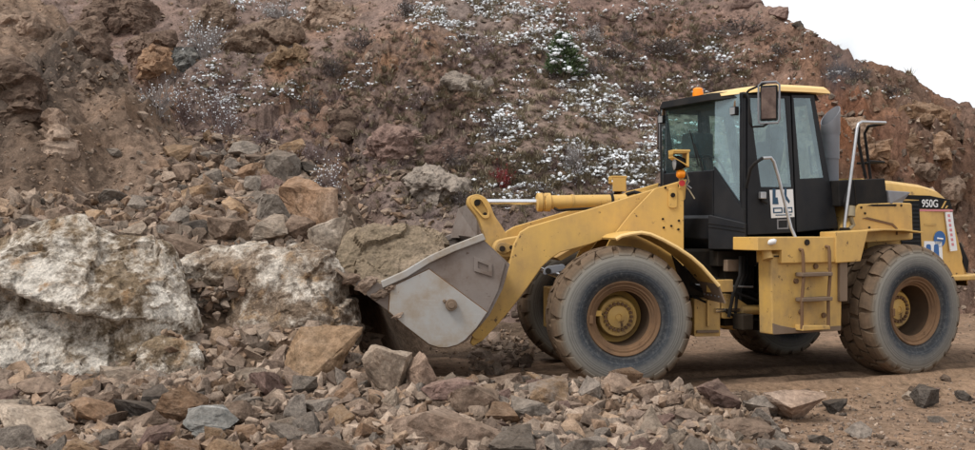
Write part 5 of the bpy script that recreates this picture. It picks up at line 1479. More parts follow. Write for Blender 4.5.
HR = [  # box, seed, material, label, options
    ((283, 324, 364, 386), 31, 'r_tan', 'rock with a bright orange-tan face left of the bucket shadow', dict(sub=5, npl=9)),
    ((363, 343, 412, 398), 32, 'r_pale', 'tall pale rock with reddish edge in front of the bucket', dict(sub=5, npl=10)),
    ((398, 352, 438, 396), 33, 'r_pink', 'pinkish rock leaning right of the tall pale rock', dict(sub=5)),
    ((356, 406, 522, 474), 34, 'r_pink', 'long flat pinkish slab at the bottom edge below the bucket', dict(sub=5, npl=8, tilt=0.28, depth=8.3, flat=0.8)),
    ((420, 376, 478, 402), 35, 'r_purple', 'flat purplish rock below the bucket on the rubble crest', dict()),
    ((448, 382, 500, 418), 36, 'r_brown', 'rounded brown rock right of the flat purplish one', dict()),
    ((160, 384, 207, 432), 37, 'r_rust', 'upright rust-edged block under the mottled chunk', dict(sub=5, npl=8)),
    ((185, 405, 239, 442), 38, 'r_blue', 'blue-grey rounded rock with white veins in the foreground', dict(sub=5, npl=14)),
    ((-8, 403, 74, 446), 39, 'r_pale', 'pale flat-topped slab with dark underside at the lower left', dict(sub=5, npl=8, tilt=-0.12)),
    ((26, 430, 108, 470), 40, 'r_rust', 'red-brown rounded rock at the bottom left corner', dict(sub=5, depth=8.3)),
    ((99, 364, 146, 386), 41, 'r_pale', 'thin whitish slab at the foot of the largest boulder', dict(npl=8, tilt=-0.15)),
    ((118, 396, 168, 424), 42, 'r_dark', 'dark angular rock left of the rust-edged block', dict(npl=8)),
    ((66, 396, 124, 428), 43, 'r_rust', 'reddish block behind the pale flat-topped slab', dict()),
    ((22, 376, 66, 402), 44, 'r_brown', 'brown lump under the left part of the largest boulder', dict()),
    ((143, 384, 172, 412), 45, 'r_dark', 'dark stone wedged in the gap beside the rust-edged block', dict()),
    ((120, 424, 166, 455), 46, 'r_purple', 'purple-brown rounded rock at the bottom below the dark angular one', dict(depth=8.9)),
    ((528, 377, 570, 408), 47, 'r_tan', 'tan-orange rock just left of the front tyre foot', dict(npl=9)),
    ((573, 375, 602, 406), 48, 'r_grey', 'grey pointed rock at the foot of the front tyre', dict(npl=9)),
    ((597, 372, 634, 398), 49, 'r_brown', 'brown rock hiding the lowest point of the front tyre', dict(npl=9)),
    ((630, 382, 660, 404), 50, 'r_brown', 'small brown rock right of the front tyre foot', dict()),
    ((694, 379, 738, 414), 51, 'r_purple', 'purple-brown slab standing on the right end of the rubble', dict(sub=5, npl=8, tilt=-0.2)),
    ((760, 391, 824, 426), 52, 'r_pink', 'pinkish tan slab lying at the right end of the rubble', dict(sub=5, npl=8, tilt=-0.25)),
    ((740, 394, 778, 420), 53, 'r_grey', 'grey rock tucked behind the pinkish tan slab', dict()),
    ((914, 385, 942, 411), 54, 'r_dark', 'lone dark grey block on bare dirt below the rear wheel', dict(sub=5, npl=9)),
    ((903, 391, 918, 402), 55, 'r_pale', 'small pale stone touching the lone dark block', dict()),
    ((822, 399, 850, 416), 56, 'r_dark', 'dark flat stone right of the pinkish tan slab', dict(npl=8)),
    ((842, 421, 872, 440), 57, 'r_grey', 'grey half-buried stone on the dirt at the lower right', dict(npl=8)),
    ((806, 432, 842, 456), 58, 'r_dark', 'dark stone cut by the bottom edge at the lower right', dict(npl=8, depth=8.6)),
    ((956, 390, 974, 402), 59, 'r_dark', 'small dark stone at the far right edge', dict()),
    ((882, 440, 904, 454), 60, 'r_brown', 'small brown stone at the bottom right', dict(depth=8.5)),
    ((610, 424, 657, 452), 61, 'r_brown', 'flat brown rock at the bottom edge under the front tyre', dict(npl=8, depth=8.9)),
    ((626, 404, 668, 440), 62, 'r_pale', 'pale topped angular rock below the front tyre', dict(npl=8)),
    ((714, 418, 772, 462), 63, 'r_pink', 'reddish mottled rock at the bottom right of the rubble', dict(sub=5, depth=8.4)),
    ((582, 428, 616, 460), 64, 'r_purple', 'purple mottled rock at the bottom edge', dict(depth=8.7)),
    ((486, 402, 520, 428), 65, 'r_rust', 'rust-coloured rock beside the long flat slab', dict()),
    ((510, 396, 552, 424), 66, 'r_grey', 'grey angular rock above the rust-coloured one', dict()),
    ((330, 378, 362, 404), 67, 'r_rust', 'small orange rock under the orange-tan faced rock', dict()),
    ((270, 416, 298, 456), 68, 'r_tan', 'upright tan shard in the foreground rubble', dict(npl=8, depth=8.9)),
    ((232, 424, 262, 446), 69, 'r_rust', 'rust-brown stone right of the blue-grey rock', dict()),
    ((300, 398, 336, 418), 70, 'r_grey', 'grey wedge stone in the foreground rubble', dict(npl=8)),
    # talus behind the boulders
    ((161, 143, 193, 165), 71, 'r_tan', 'tan angular rock at the upper left of the rock heap', dict(npl=8, tilt=-0.3)),
    ((264, 149, 301, 186), 72, 'r_grey', 'grey-brown block with a shaded lower face near the top of the heap', dict(npl=9, sub=5)),
    ((274, 174, 345, 240), 73, 'r_rust', 'large rust-brown slab leaning at the right of the heap', dict(npl=8, sub=5, tilt=-0.3)),
    ((221, 158, 242, 177), 74, 'r_grey', 'small grey rock high on the heap', dict()),
    ((237, 162, 264, 181), 75, 'r_rust', 'rust stone next to the grey-brown block', dict()),
    ((184, 183, 220, 204), 76, 'r_tan', 'tan flat-faced rock in the middle of the heap', dict(npl=8)),
    ((252, 194, 301, 228), 77, 'r_grey', 'grey block with rusty right end above the flat-topped boulder', dict(npl=8, sub=5)),
    ((254, 213, 291, 248), 78, 'r_pale', 'pale rounded rock resting on the flat-topped boulder', dict(sub=5, npl=15)),
    ((207, 217, 250, 250), 79, 'r_brown', 'brown rock left of the pale rounded one', dict(sub=5)),
    ((299, 161, 324, 177), 80, 'r_dark', 'dark-sided stone at the top right of the heap', dict()),
    ((305, 190, 331, 208), 81, 'r_pale', 'pale grey stone on the rust-brown slab', dict()),
    ((166, 207, 192, 230), 82, 'r_grey', 'grey angular stone at the left of the heap', dict()),
    ((179, 219, 210, 240), 83, 'r_dark', 'dark wet-looking rock left of the brown one', dict()),
    ((163, 233, 217, 258), 84, 'r_brown', 'flat brown rock just behind the flat-topped boulder', dict(npl=8)),
    ((308, 214, 350, 262), 85, 'r_pale', 'pale dusty boulder between the slab and the bucket rock', dict(sub=5, npl=14)),
    ((286, 214, 316, 248), 86, 'r_pink', 'dusty pinkish rock beside the pale rounded one', dict()),
    ((196, 168, 224, 190), 87, 'r_grey', 'grey slab in the upper heap left of the small grey rock', dict()),
    ((44, 206, 76, 230), 88, 'r_brown', 'brown rounded rock behind the largest boulder', dict(npl=14)),
    ((76, 208, 104, 228), 89, 'r_tan', 'tan stone behind the peak of the largest boulder', dict()),
    ((8, 214, 40, 234), 90, 'r_grey', 'grey stone at the left end of the heap', dict()),
    ((168, 162, 198, 182), 91, 'r_brown', 'brown block under the tan angular rock', dict()),
    ((228, 140, 262, 160), 92, 'r_grey', 'grey flat stone at the crest of the heap', dict()),
    ((242, 176, 262, 200), 93, 'r_grey', 'narrow upright grey stone in the middle of the heap', dict(npl=8)),
    ((222, 196, 250, 222), 94, 'r_tan', 'tan block in the middle of the heap', dict(npl=9)),
]
for box, seed, mat, label, kw in HR:
    hand_rock(box, seed, mat, label, 'larger fallen rocks', **kw)

SHORT = {21: 'largest boulder', 22: 'flat-topped boulder', 24: 'blocky mottled chunk', 31: 'orange-tan faced rock', 32: 'tall pale rock', 34: 'long pinkish slab', 36: 'rounded brown rock', 37: 'rust-edged block', 38: 'blue-grey veined rock', 39: 'pale flat-topped slab', 40: 'red-brown corner rock', 41: 'thin whitish slab', 42: 'dark angular rock',
         46: 'purple-brown bottom rock', 47: 'tan-orange rock by the tyre', 48: 'grey pointed rock', 49: 'brown rock under the tyre', 51: 'standing purple-brown slab', 52: 'lying pinkish tan slab', 54: 'lone dark block', 57: 'half-buried grey stone', 58: 'dark bottom-edge stone', 59: 'dark stone at the edge', 61: 'flat brown bottom rock', 62: 'pale topped rock', 63: 'reddish mottled rock', 65: 'rust-coloured rock',
         68: 'upright tan shard', 70: 'grey wedge stone', 71: 'tan angular heap rock', 72: 'grey-brown heap block', 73: 'rust-brown leaning slab', 76: 'tan flat-faced rock', 77: 'grey rusty-ended block', 78: 'pale rounded rock', 80: 'dark-sided heap stone', 82: 'grey angular heap stone', 84: 'flat brown heap rock', 85: 'pale dusty boulder', 88: 'brown rounded bank rock', 89: 'tan bank stone', 90: 'grey bank stone', 92: 'grey crest stone', 94: 'tan heap block'}
LANDMARKS = [(SHORT[k], *p) for k, p in MARKS.items() if k in SHORT]

# ---- countable smaller rocks, scattered singly over the heap
def inside_machine(x, y):
    fx, fy = math.cos(math.pi + AF), math.sin(math.pi + AF)
    dx, dy = x - 2.98, y - 12.85
    u, v = dx * fx + dy * fy, -dx * fy + dy * fx
    if -0.2 < u < 2.7 and abs(v) < 1.55: return True
    rx, ry = math.cos(math.pi + AR), math.sin(math.pi + AR)
    u, v = dx * rx + dy * ry, -dx * ry + dy * rx
    return -3.6 < u < 0.6 and abs(v) < 1.5

def sample(zone, n, seed):
    g = np.random.default_rng(seed)
    x0, y0, x1, y1, test = zone
    px, py = g.uniform(x0, x1, n * 3), g.uniform(y0, y1, n * 3)
    k = test(px, py)
    px, py = px[k][:n], py[k][:n]
    H = cast(px, py)
    ok = ~np.isnan(H[:, 0])
    return H[ok]

def z_fore(px, py): return py > np.interp(px, [0, 130, 200, 340, 470, 560, 640, 700, 760, 800], [376, 382, 378, 378, 386, 381, 383, 390, 398, 452])
def z_heap(px, py): return (px > np.interp(py, [140, 180, 250], [190, 150, 120])) & (px < np.interp(py, [140, 170, 250], [270, 335, 345]))
def z_all(px, py): return px > -1
ZONES = {
    'fore_left': ((-10, 380, 345, 458, z_fore), 84, 'in the foreground rubble below the two big boulders', (0.06, 0.20)),
    'fore_mid': ((345, 380, 560, 458, z_fore), 60, 'in the foreground rubble in front of the bucket', (0.06, 0.19)),
    'fore_right': ((560, 378, 800, 458, z_fore), 58, 'in the foreground rubble below the front wheel', (0.06, 0.17)),
    'heap': ((120, 140, 350, 250, z_heap), 64, 'on the rock heap behind the flat-topped boulder', (0.08, 0.26)),
    'left_band': ((0, 200, 150, 240, z_all), 20, 'along the foot of the earth bank behind the largest boulder', (0.07, 0.18)),
    'ground_right': ((780, 380, 975, 455, z_all), 14, 'lying loose on the dirt below the rear wheel', (0.03, 0.07)),
}
COLS = [('r_brown', 'brown'), ('r_grey', 'grey'), ('r_rust', 'rust-coloured'), ('r_pale', 'pale'), ('r_purple', 'purplish'), ('r_tan', 'tan')]
gs = np.random.default_rng(77)
for zi, (zk, (zone, n, where, (s0, s1))) in enumerate(ZONES.items()):
    H = sample(zone, n * 6, 500 + zi)
    done = 0
    for (x, y, z) in H:
        if done >= n: break
        s = s0 + (s1 - s0) * gs.random() ** 1.7
        if any((x - a) ** 2 + (y - b) ** 2 < (r + s * 0.55) ** 2 for a, b, r in TAKEN) or inside_machine(x, y): continue
        ci = gs.choice(len(COLS), p=[0.36, 0.30, 0.08, 0.10, 0.11, 0.05])
        sc = s * np.array([gs.uniform(0.85, 1.3), gs.uniform(0.7, 1.1), gs.uniform(0.5, 0.85)])
        o = place_lib(LIB[gs.integers(len(LIB))], 'rock', (x, y, z + sc[2] * gs.uniform(0.15, 0.5)), sc, (gs.normal() * 0.35, gs.normal() * 0.35, gs.uniform(0, 6.28)), COLS[ci][0])
        big = 'large' if s > s0 + 0.6 * (s1 - s0) else ('mid-sized' if s > s0 + 0.25 * (s1 - s0) else 'small')
        form = 'flat' if sc[2] / sc[0] < 0.52 else ('blocky' if sc[2] / sc[0] > 0.75 else 'angular')
        near = min(LANDMARKS, key=lambda q: (q[1] - x) ** 2 + (q[2] - y) ** 2 + 2 * (q[3] - z) ** 2)
        dx, dy = x - near[1], y - near[2]
        side = ('right of' if dx > 0 else 'left of') if abs(dx) > abs(dy) else ('behind' if dy > 0 else 'in front of')
        tag(o, '%s %s %s rock %s the %s' % (big, form, COLS[ci][1], side, near[0]), 'rock', 'loose rocks ' + where)
        TAKEN.append((x, y, s * 0.62))
        done += 1

# ---- the stones beyond counting
PAL = np.array([(1.0, 1.0, 1.0), (0.82, 0.84, 0.85), (1.2, 1.18, 1.15), (1.08, 0.95, 0.84), (0.92, 0.88, 0.88), (1.4, 1.38, 1.35), (0.62, 0.6, 0.6), (1.1, 1.0, 0.88)])
SMALL = [rock_verts(900 + k, 1, 11, 0.05) for k in range(16)]
TINY = [rock_verts(950 + k, 0, 9, 0.0) for k in range(16)]
SMALLF = TINYF = None

def tumble(g, n):
    q = g.normal(size=(n, 4)) * np.array([1, 0.35, 0.35, 1.0]); q /= np.linalg.norm(q, axis=1)[:, None]
    w, x, y, z = q.T
    return np.stack([1 - 2 * (y * y + z * z), 2 * (x * y - z * w), 2 * (x * z + y * w), 2 * (x * y + z * w), 1 - 2 * (x * x + z * z), 2 * (y * z - x * w), 2 * (x * z - y * w), 2 * (y * z + x * w), 1 - 2 * (x * x + y * y)], 1).reshape(n, 3, 3)

def stones(name, H, smin, smax, lib, LF, label, seed, mat='rubble', tint=1.0, sink=0.25, power=2.0, pal=None):
    g = np.random.default_rng(seed)
    pal = PAL if pal is None else pal
    VV, FF, CC, off = [], [], [], 0
    which = g.integers(len(lib), size=len(H))
    for k, (BV, BF) in enumerate(lib):
        Hk = H[which == k]
        n = len(Hk)
        if not n: continue
        s = smin + (smax - smin) * g.random(n) ** power
        sc = s[:, None] * np.stack([g.uniform(0.8, 1.4, n), g.uniform(0.7, 1.1, n), g.uniform(0.45, 0.9, n)], 1)
        B = np.einsum('nij,nkj->nki', tumble(g, n), BV[None] * sc[:, None, :]) + Hk[:, None, :]
        B[:, :, 2] += (sc[:, 2] * sink)[:, None]
        nv = len(BV)
        FF.append((BF[None] + (np.arange(n) * nv)[:, None, None]).reshape(-1, 3) + off)
        VV.append(B.reshape(-1, 3)); off += n * nv
        c = pal[g.integers(len(pal), size=n)] * g.uniform(0.75, 1.2, (n, 1)) * tint
        CC.append(np.repeat(c, nv, 0))
    me = fast_mesh(name, np.concatenate(VV), np.concatenate(FF), False, np.concatenate(CC))
    o = link(name, me, M[mat])
    tag(o, label, 'rubble', kind='stuff')
    return o

def keep_free(H):
    return H[np.array([not inside_machine(x, y) for x, y, z in H])]

Hs = np.concatenate([sample(ZONES['fore_left'][0], 1250, 1), sample(ZONES['fore_mid'][0], 850, 2), sample(ZONES['fore_right'][0], 850, 3)])
stones('foreground_rubble', keep_free(Hs), 0.025, 0.10, SMALL, SMALLF, 'broken stones filling the gaps of the foreground rubble', 11)
Hs = np.concatenate([sample(ZONES['heap'][0], 1500, 4), sample(ZONES['left_band'][0], 700, 5), sample((130, 330, 380, 392, z_all), 500, 6), sample((470, 335, 530, 376, z_all), 120, 36), sample((-10, 370, 210, 400, z_all), 350, 37)])
stones('heap_rubble', Hs, 0.03, 0.13, SMALL, SMALLF, 'small stones filling the rock heap behind the boulders', 12)
Hs = np.concatenate([sample((-10, 380, 800, 458, z_fore), 3000, 7), sample((470, 330, 560, 374, z_all), 300, 8)])
stones('fine_rubble', keep_free(Hs), 0.010, 0.034, TINY, TINYF, 'fine gravel between the foreground stones', 13, sink=0.4)
Hs = np.concatenate([sample((420, 300, 975, 458, z_all), 3600, 9), sample((760, 395, 975, 458, z_all), 900, 10)])
stones('gravel', keep_free(Hs), 0.006, 0.026, TINY, TINYF, 'loose gravel scattered over the dirt ground', 14, sink=0.3, power=3.0)
g_b = sample((0, 0, 260, 232, lambda px, py: py > px * 0.7 - 40), 1600, 15)
stones('bank_pebbles', g_b, 0.010, 0.045, TINY, TINYF, 'pebbles and clods strewn over the loose earth bank', 16, tint=1.0, sink=0.2, power=3.0)
g_h = sample((60, 0, 975, 330, z_all), 7500, 17)
g_h = g_h[g_h[:, 1] > 15.5]
stones('hill_stones', keep_free(g_h), 0.015, 0.10, TINY, TINYF, 'stones strewn over the far hillside', 18, tint=0.82, sink=0.1, power=3.2)
Hs = sample((335, 150, 480, 300, z_all), 900, 19)
stones('bucket_side_rubble', Hs[:500], 0.03, 0.12, SMALL, SMALLF, 'broken stones on the slope behind the bucket', 21, power=2.6)

# stones collected on ledges of the boulders
gl = np.random.default_rng(31)
ledge = []
for (px, py, Y, k) in ((215, 300, 11.25, 26), (235, 290, 11.25, 16), (205, 330, 11.15, 26), (172, 345, 10.25, 20)):
    for _ in range(k):
        ledge.append(at(px + gl.normal() * 13, py + gl.normal() * 8, Y + gl.normal() * 0.06))
stones('ledge_rubble', np.array(ledge), 0.03, 0.10, SMALL, SMALLF, 'small stones caught in the hollow of the flat-topped boulder', 20)

# ---- bedrock showing through the hillside
OUT = [
    ((86, -6, 160, 46), 203, 'r_crag', 'dark reddish crag at the top left', 1.0),
    ((-18, 66, 48, 140), 226, 'r_crag', 'dark brown crag in the earth bank at the left edge', 1.0),
    ((326, 104, 374, 150), 209, 'r_crag', 'dark low bluff left of the brown bedrock bluff', 1.0),
    ((46, 112, 72, 160), 224, 'r_brown', 'brown earth-covered rib of rock in the bank', 1.0),
    ((60, 20, 108, 70), 229, 'r_crag', 'dark brown ledge left of the reddish crag', 1.0),
    ((128, 28, 176, 66), 230, 'r_crag', 'dark brown ledge right of the reddish crag', 1.0),
    ((0, 0, 40, 50), 227, 'r_brown', 'brown crumbling crag in the upper left corner', 1.0),
    ((300, 0, 352, 40), 228, 'r_brown', 'brown bedrock step at the top above orange soil', 1.0),
    ((158, 40, 200, 82), 201, 'r_blue', 'dark blue-grey rock knob on the hillside above the earth bank', 1.0),
    ((138, 48, 172, 84), 202, 'r_rust', 'red-brown crumbling outcrop beside the blue-grey knob', 1.0),
    ((222, 22, 308, 62), 204, 'r_brown', 'banded brown ledge of bedrock at the upper left', 1.2),
    ((270, 50, 306, 72), 205, 'r_tan', 'orange streaked ledge under the banded bedrock', 1.0),
    ((196, 0, 236, 44), 206, 'r_brown', 'brown outcrop behind the snowy shrub at the top', 1.0),
    ((439, 72, 484, 104), 207, 'r_grey', 'dark grey jagged outcrop in the middle of the hillside', 1.0),
    ((372, 118, 416, 172), 208, 'r_purple', 'brown bedrock bluff above the boulder in the bucket', 1.1),
    ((410, 165, 470, 222), 210, 'r_grey', 'grey cracked bedrock behind the bucket crank', 1.0),
    ((430, 140, 470, 168), 211, 'r_purple', 'purplish broken ledge above the cracked bedrock', 1.0),
    ((893, 130, 927, 168), 212, 'r_rust', 'rounded red-brown rock bulging from the cliff behind the loader', 1.0),
    ((908, 160, 934, 180), 213, 'r_brown', 'brown block under the rounded red-brown rock', 1.0),
    ((920, 140, 952, 174), 214, 'r_rust', 'rusty overhanging block right of the rounded rock', 1.0),
    ((840, 120, 872, 160), 215, 'r_rust', 'orange rock face just right of the exhaust stack', 1.0),
    ((858, 160, 896, 184), 216, 'r_rust', 'rusty blocks behind the tall handrail', 1.0),
    ((925, 180, 956, 206), 217, 'r_brown', 'brown block above the engine hood', 1.0),
    ((900, 104, 946, 132), 218, 'r_rust', 'slabby ledge along the top of the cliff', 1.0),
    ((950, 130, 990, 180), 219, 'r_brown', 'brown cliff rib at the right edge', 1.0),
    ((791, 20, 804, 32), 220, 'r_dark', 'dark boulder on the skyline right of the crest', 1.0),
    ((768, 6, 790, 22), 221, 'r_purple', 'low rock ridge on the skyline', 1.0),
    ((735, 0, 762, 12), 222, 'r_purple', 'rock at the crest of the skyline', 1.0),
    ((106, 148, 124, 158), 225, 'r_grey', 'single thin stone lying on the earth bank', 1.0),
]
for box, seed, mat, label, fl in OUT:
    x0, y0, x1, y1 = box
    c = cast([(x0 + x1) / 2], [y0 + 0.8 * (y1 - y0)])[0]
    if np.isnan(c[0]): continue
    if x1 - x0 < 26:
        hand_rock(box, seed, mat, label, None, 'rock', None, 4, 14, -0.25, 0.3, 'rock', 0.08, fl)
        continue
    w, h = (x1 - x0) * c[1] / FPX * 0.58, (y1 - y0) * c[1] / FPX * 0.58
    g = np.random.default_rng(seed)
    q = g.normal(size=(18, 3)); q /= np.linalg.norm(q, axis=1)[:, None]
    ctr = at((x0 + x1) / 2, (y0 + y1) / 2 + 0.1 * (y1 - y0), c[1] + 0.45 * (w + h))
    boulder('rock_outcrop', None, 0, mat, label, seed, 0.11, None, 'rock outcrop', 0.17, 0.04, P=ctr + q * np.array([w * 1.1, (w + h) * 0.55, h * 1.1]), ridge=0.085, group='bedrock outcrops on the slope')

# rocks that still share a description are told apart by their order from left to right
from collections import defaultdict
same = defaultdict(list)
for o in list(COL.objects):
    if o.parent is None and o.name.split('.')[0] == 'rock' and 'label' in o: same[o['label']].append(o)
for lab, os_ in same.items():
    if len(os_) < 2: continue
    os_.sort(key=lambda q: q.location.x / q.location.y)
    words = {2: ('left one of two', 'right one of two'), 3: ('left one of three', 'middle one of three', 'right one of three'), 4: ('leftmost of four', 'second of four', 'third of four', 'rightmost of four')}.get(len(os_))
    for i, q in enumerate(os_):
        q['label'] = lab + ', ' + (words[i] if words else 'number %d from the left' % (i + 1))

# ------------------------------------------------------------------ plants and snow
def tmpl_merge(items):
    V, F, o = [], [], 0
    for v, f in items:
        V.append(v); F.append(f + o); o += len(v)
    return np.concatenate(V), np.concatenate(F)

def twig(p0, p1, r0, r1):
    d = p1 - p0
    a = np.cross(d, [0.3, 0.5, 0.8]); a /= (np.linalg.norm(a) + 1e-9)
    b = np.cross(d, a); b /= (np.linalg.norm(b) + 1e-9)
    V = []
    for p, r in ((p0, r0), (p1, r1)):
        for t in (0, 2.1, 4.2):
            V.append(p + (a * math.cos(t) + b * math.sin(t)) * r)
    F = [(0, 1, 4), (0, 4, 3), (1, 2, 5), (1, 5, 4), (2, 0, 3), (2, 3, 5)]
    return np.array(V), np.array(F)

def shrub_meshes(seed, nstem=16, spread=1.0, height=1.0, snow=0.5, leafy=0):
    """unit shrub: forking twigs from one root, snow lying on the upper twigs"""
    g = np.random.default_rng(seed)
    T, S = [], []
    def snowlump(p, r):
        D, F = ico(1)
        n = 1 + 0.35 * g.normal(size=len(D)) * 0.6
        S.append((D * n[:, None] * np.array([r * 1.3, r * 1.1, r * 0.6]) + p, F))
    for i in range(nstem):
        az = g.uniform(0, 6.28); el = g.uniform(0.25, 1.35)
        d = np.array([math.cos(az) * math.cos(el) * spread, math.sin(az) * math.cos(el) * spread, math.sin(el) * height])
        L_ = g.uniform(0.6, 1.0)
        p0 = np.array([g.normal() * 0.06, g.normal() * 0.06, -0.05])
        p1 = p0 + d * L_ * 0.5 + g.normal(size=3) * 0.05
        T.append(twig(p0, p1, 0.022, 0.014))
        for j in range(4):
            q1 = p1 + (d * 0.42 + g.normal(size=3) * 0.22) * L_
            T.append(twig(p1 if j else p0 + d * L_ * 0.3, q1, 0.013, 0.007))
            for k in range(3 + leafy):
                q2 = q1 + (d * 0.15 + g.normal(size=3) * 0.15)
                T.append(twig(p1 + (q1 - p1) * g.uniform(0.4, 1.0), q2, 0.009, 0.005))
                if g.random() < snow * 1.25: snowlump(q2, g.uniform(0.010, 0.036))
                if leafy:
                    c = q2; e = g.normal(size=(3, 3)) * 0.05
                    T.append((c + e, np.array([(0, 1, 2)])))
    Vt, Ft = tmpl_merge(T)
    bt = fast_mesh('branches', Vt, Ft)
    bs = None
    if S:
        Vs, Fs = tmpl_merge(S)
        bs = fast_mesh('snow', Vs, Fs)
    return bt, bs

SHR = {
    'snowy': [shrub_meshes(s, 18, 1.0, 0.95, 0.55) for s in (1, 2, 3)],
    'bare': [shrub_meshes(s, 18, 1.1, 0.75, 0.06, 1) for s in (4, 5, 6)],
    'sage': [shrub_meshes(s, 22, 0.95, 0.85, 0.30, 2) for s in (7, 8)],
}
def shrub(box, kind, mat, label, group=None, cat='shrub', name='shrub', variant=0, rz=0.0):
    x0, y0, x1, y1 = box
    c = cast([(x0 + x1) / 2], [y1 - 1])[0]
    if np.isnan(c[0]): return None
    s = (x1 - x0) * c[1] / FPX / 2
    h = (y1 - y0) * c[1] / FPX
    e = bpy.data.objects.new(name, None); COL.objects.link(e)
    e.location = (c[0], c[1], c[2] - 0.04); e.rotation_euler.z = rz; e.scale = (s * 0.95, s * 0.95, h * 1.05)
    bt, bs = SHR[kind][variant % len(SHR[kind])]
    o = bpy.data.objects.new('branches', bt); COL.objects.link(o); o.parent = e
    if not bt.materials: bt.materials.append(M['bark'])
    o.material_slots[0].link = 'OBJECT'; o.material_slots[0].material = M[mat]
    if bs is not None:
        tag(link('snow_cover', bs, M['snow'], e), kind='stuff')
    tag(e, label, cat, group)
    return e
SHRUBS = [
    ((182, 16, 226, 58), 'snowy', 'bark_pale', 'pale twiggy shrub dusted with snow above the blue-grey knob'),
    ((138, 82, 176, 116), 'snowy', 'bark_pale', 'snow-dusted shrub on the crest of the earth bank'),
    ((170, 88, 204, 126), 'snowy', 'bark_purple', 'purplish shrub with snowy tips right of the bank-crest shrub'),
    ((196, 84, 234, 128), 'snowy', 'bark_purple', 'tall purplish snowy shrub below the brown ledge'),
    ((208, 110, 244, 142), 'snowy', 'bark_purple', 'low purple snowy shrub above the rock heap'),
    ((262, 0, 304, 20), 'snowy', 'bark_pale', 'wide pale grey snowy shrub at the top edge'),
    ((308, 158, 348, 196), 'snowy', 'bark_purple', 'white-tipped purplish shrub right of the rust-brown slab'),
    ((296, 140, 330, 164), 'bare', 'bark_purple', 'low purple brush above the heap'),
    ((252, 124, 284, 146), 'bare', 'bark_purple', 'bare brush at the crest of the heap'),
    ((300, 96, 322, 116), 'bare', 'bark', 'small dark shrub on bare red soil'),
    ((394, 0, 418, 18), 'sage', 'bark', 'dark grey shrub at the top edge above the orange soil'),
    ((558, 146, 590, 172), 'sage', 'bark_pale', 'grey snow-topped sagebrush left of the cab'),
    ((622, 84, 664, 100), 'bare', 'bark', 'dark spreading brush above the cab'),
    ((640, 38, 692, 58), 'bare', 'bark', 'long dark brush patch near the crest'),
    ((600, 44, 640, 60), 'bare', 'bark', 'dark brush left of the long brush patch'),
    ((586, 58, 612, 78), 'bare', 'bark', 'dark bush beside the snowy juniper'),
    ((540, 66, 562, 80), 'bare', 'bark', 'small dark bush below the snowy juniper'),
    ((700, 62, 730, 78), 'bare', 'bark', 'dark brush above the roof of the cab'),
    ((712, 18, 768, 34), 'bare', 'bark', 'dark brush band under the skyline crest'),
    ((765, 45, 792, 60), 'bare', 'bark', 'dark brush on the slope below the skyline rocks'),
    ((824, 60, 850, 78), 'bare', 'bark', 'dark brush in the exhaust smoke'),
    ((846, 66, 872, 82), 'bare', 'bark', 'dark brush right of the exhaust smoke'),
    ((450, 190, 476, 208), 'bare', 'bark', 'dark bush behind the tilt rod end'),
    ((412, 92, 440, 112), 'bare', 'bark_purple', 'purple bush left of the dark grey outcrop'),
    ((440, 150, 468, 170), 'bare', 'bark', 'dark bush above the bucket crank'),
    ((660, 130, 690, 150), 'bare', 'bark', 'dark bush seen behind the cab front'),
    ((348, 30, 376, 50), 'bare', 'bark', 'dark bush on orange soil'),
    ((322, 60, 346, 80), 'bare', 'bark', 'dark bush left of the orange soil'),
    ((486, 120, 512, 138), 'bare', 'bark', 'dark brush right of the dark grey outcrop'),
    ((528, 180, 556, 196), 'bare', 'bark', 'low brush above the tilt cylinder'),
    ((620, 30, 640, 44), 'bare', 'bark', 'small bush high on the slope'),
    ((576, 28, 606, 42), 'sage', 'bark_pale', 'snow-topped bush right of the snowy juniper'),
    ((880, 84, 910, 98), 'bare', 'bark', 'brush under the right skyline'),
    ((470, 40, 500, 58), 'bare', 'bark_purple', 'purple brush among the snowy grass'),
]
for i, (box, kind, mat, label) in enumerate(SHRUBS):
    shrub(box, kind, mat, label, 'shrubs on the hillside', variant=i, rz=i * 1.7)
e = shrub((488, 166, 514, 188), 'bare', 'red_leaf', 'small crimson bush above the tilt cylinder', 'shrubs on the hillside', variant=1)

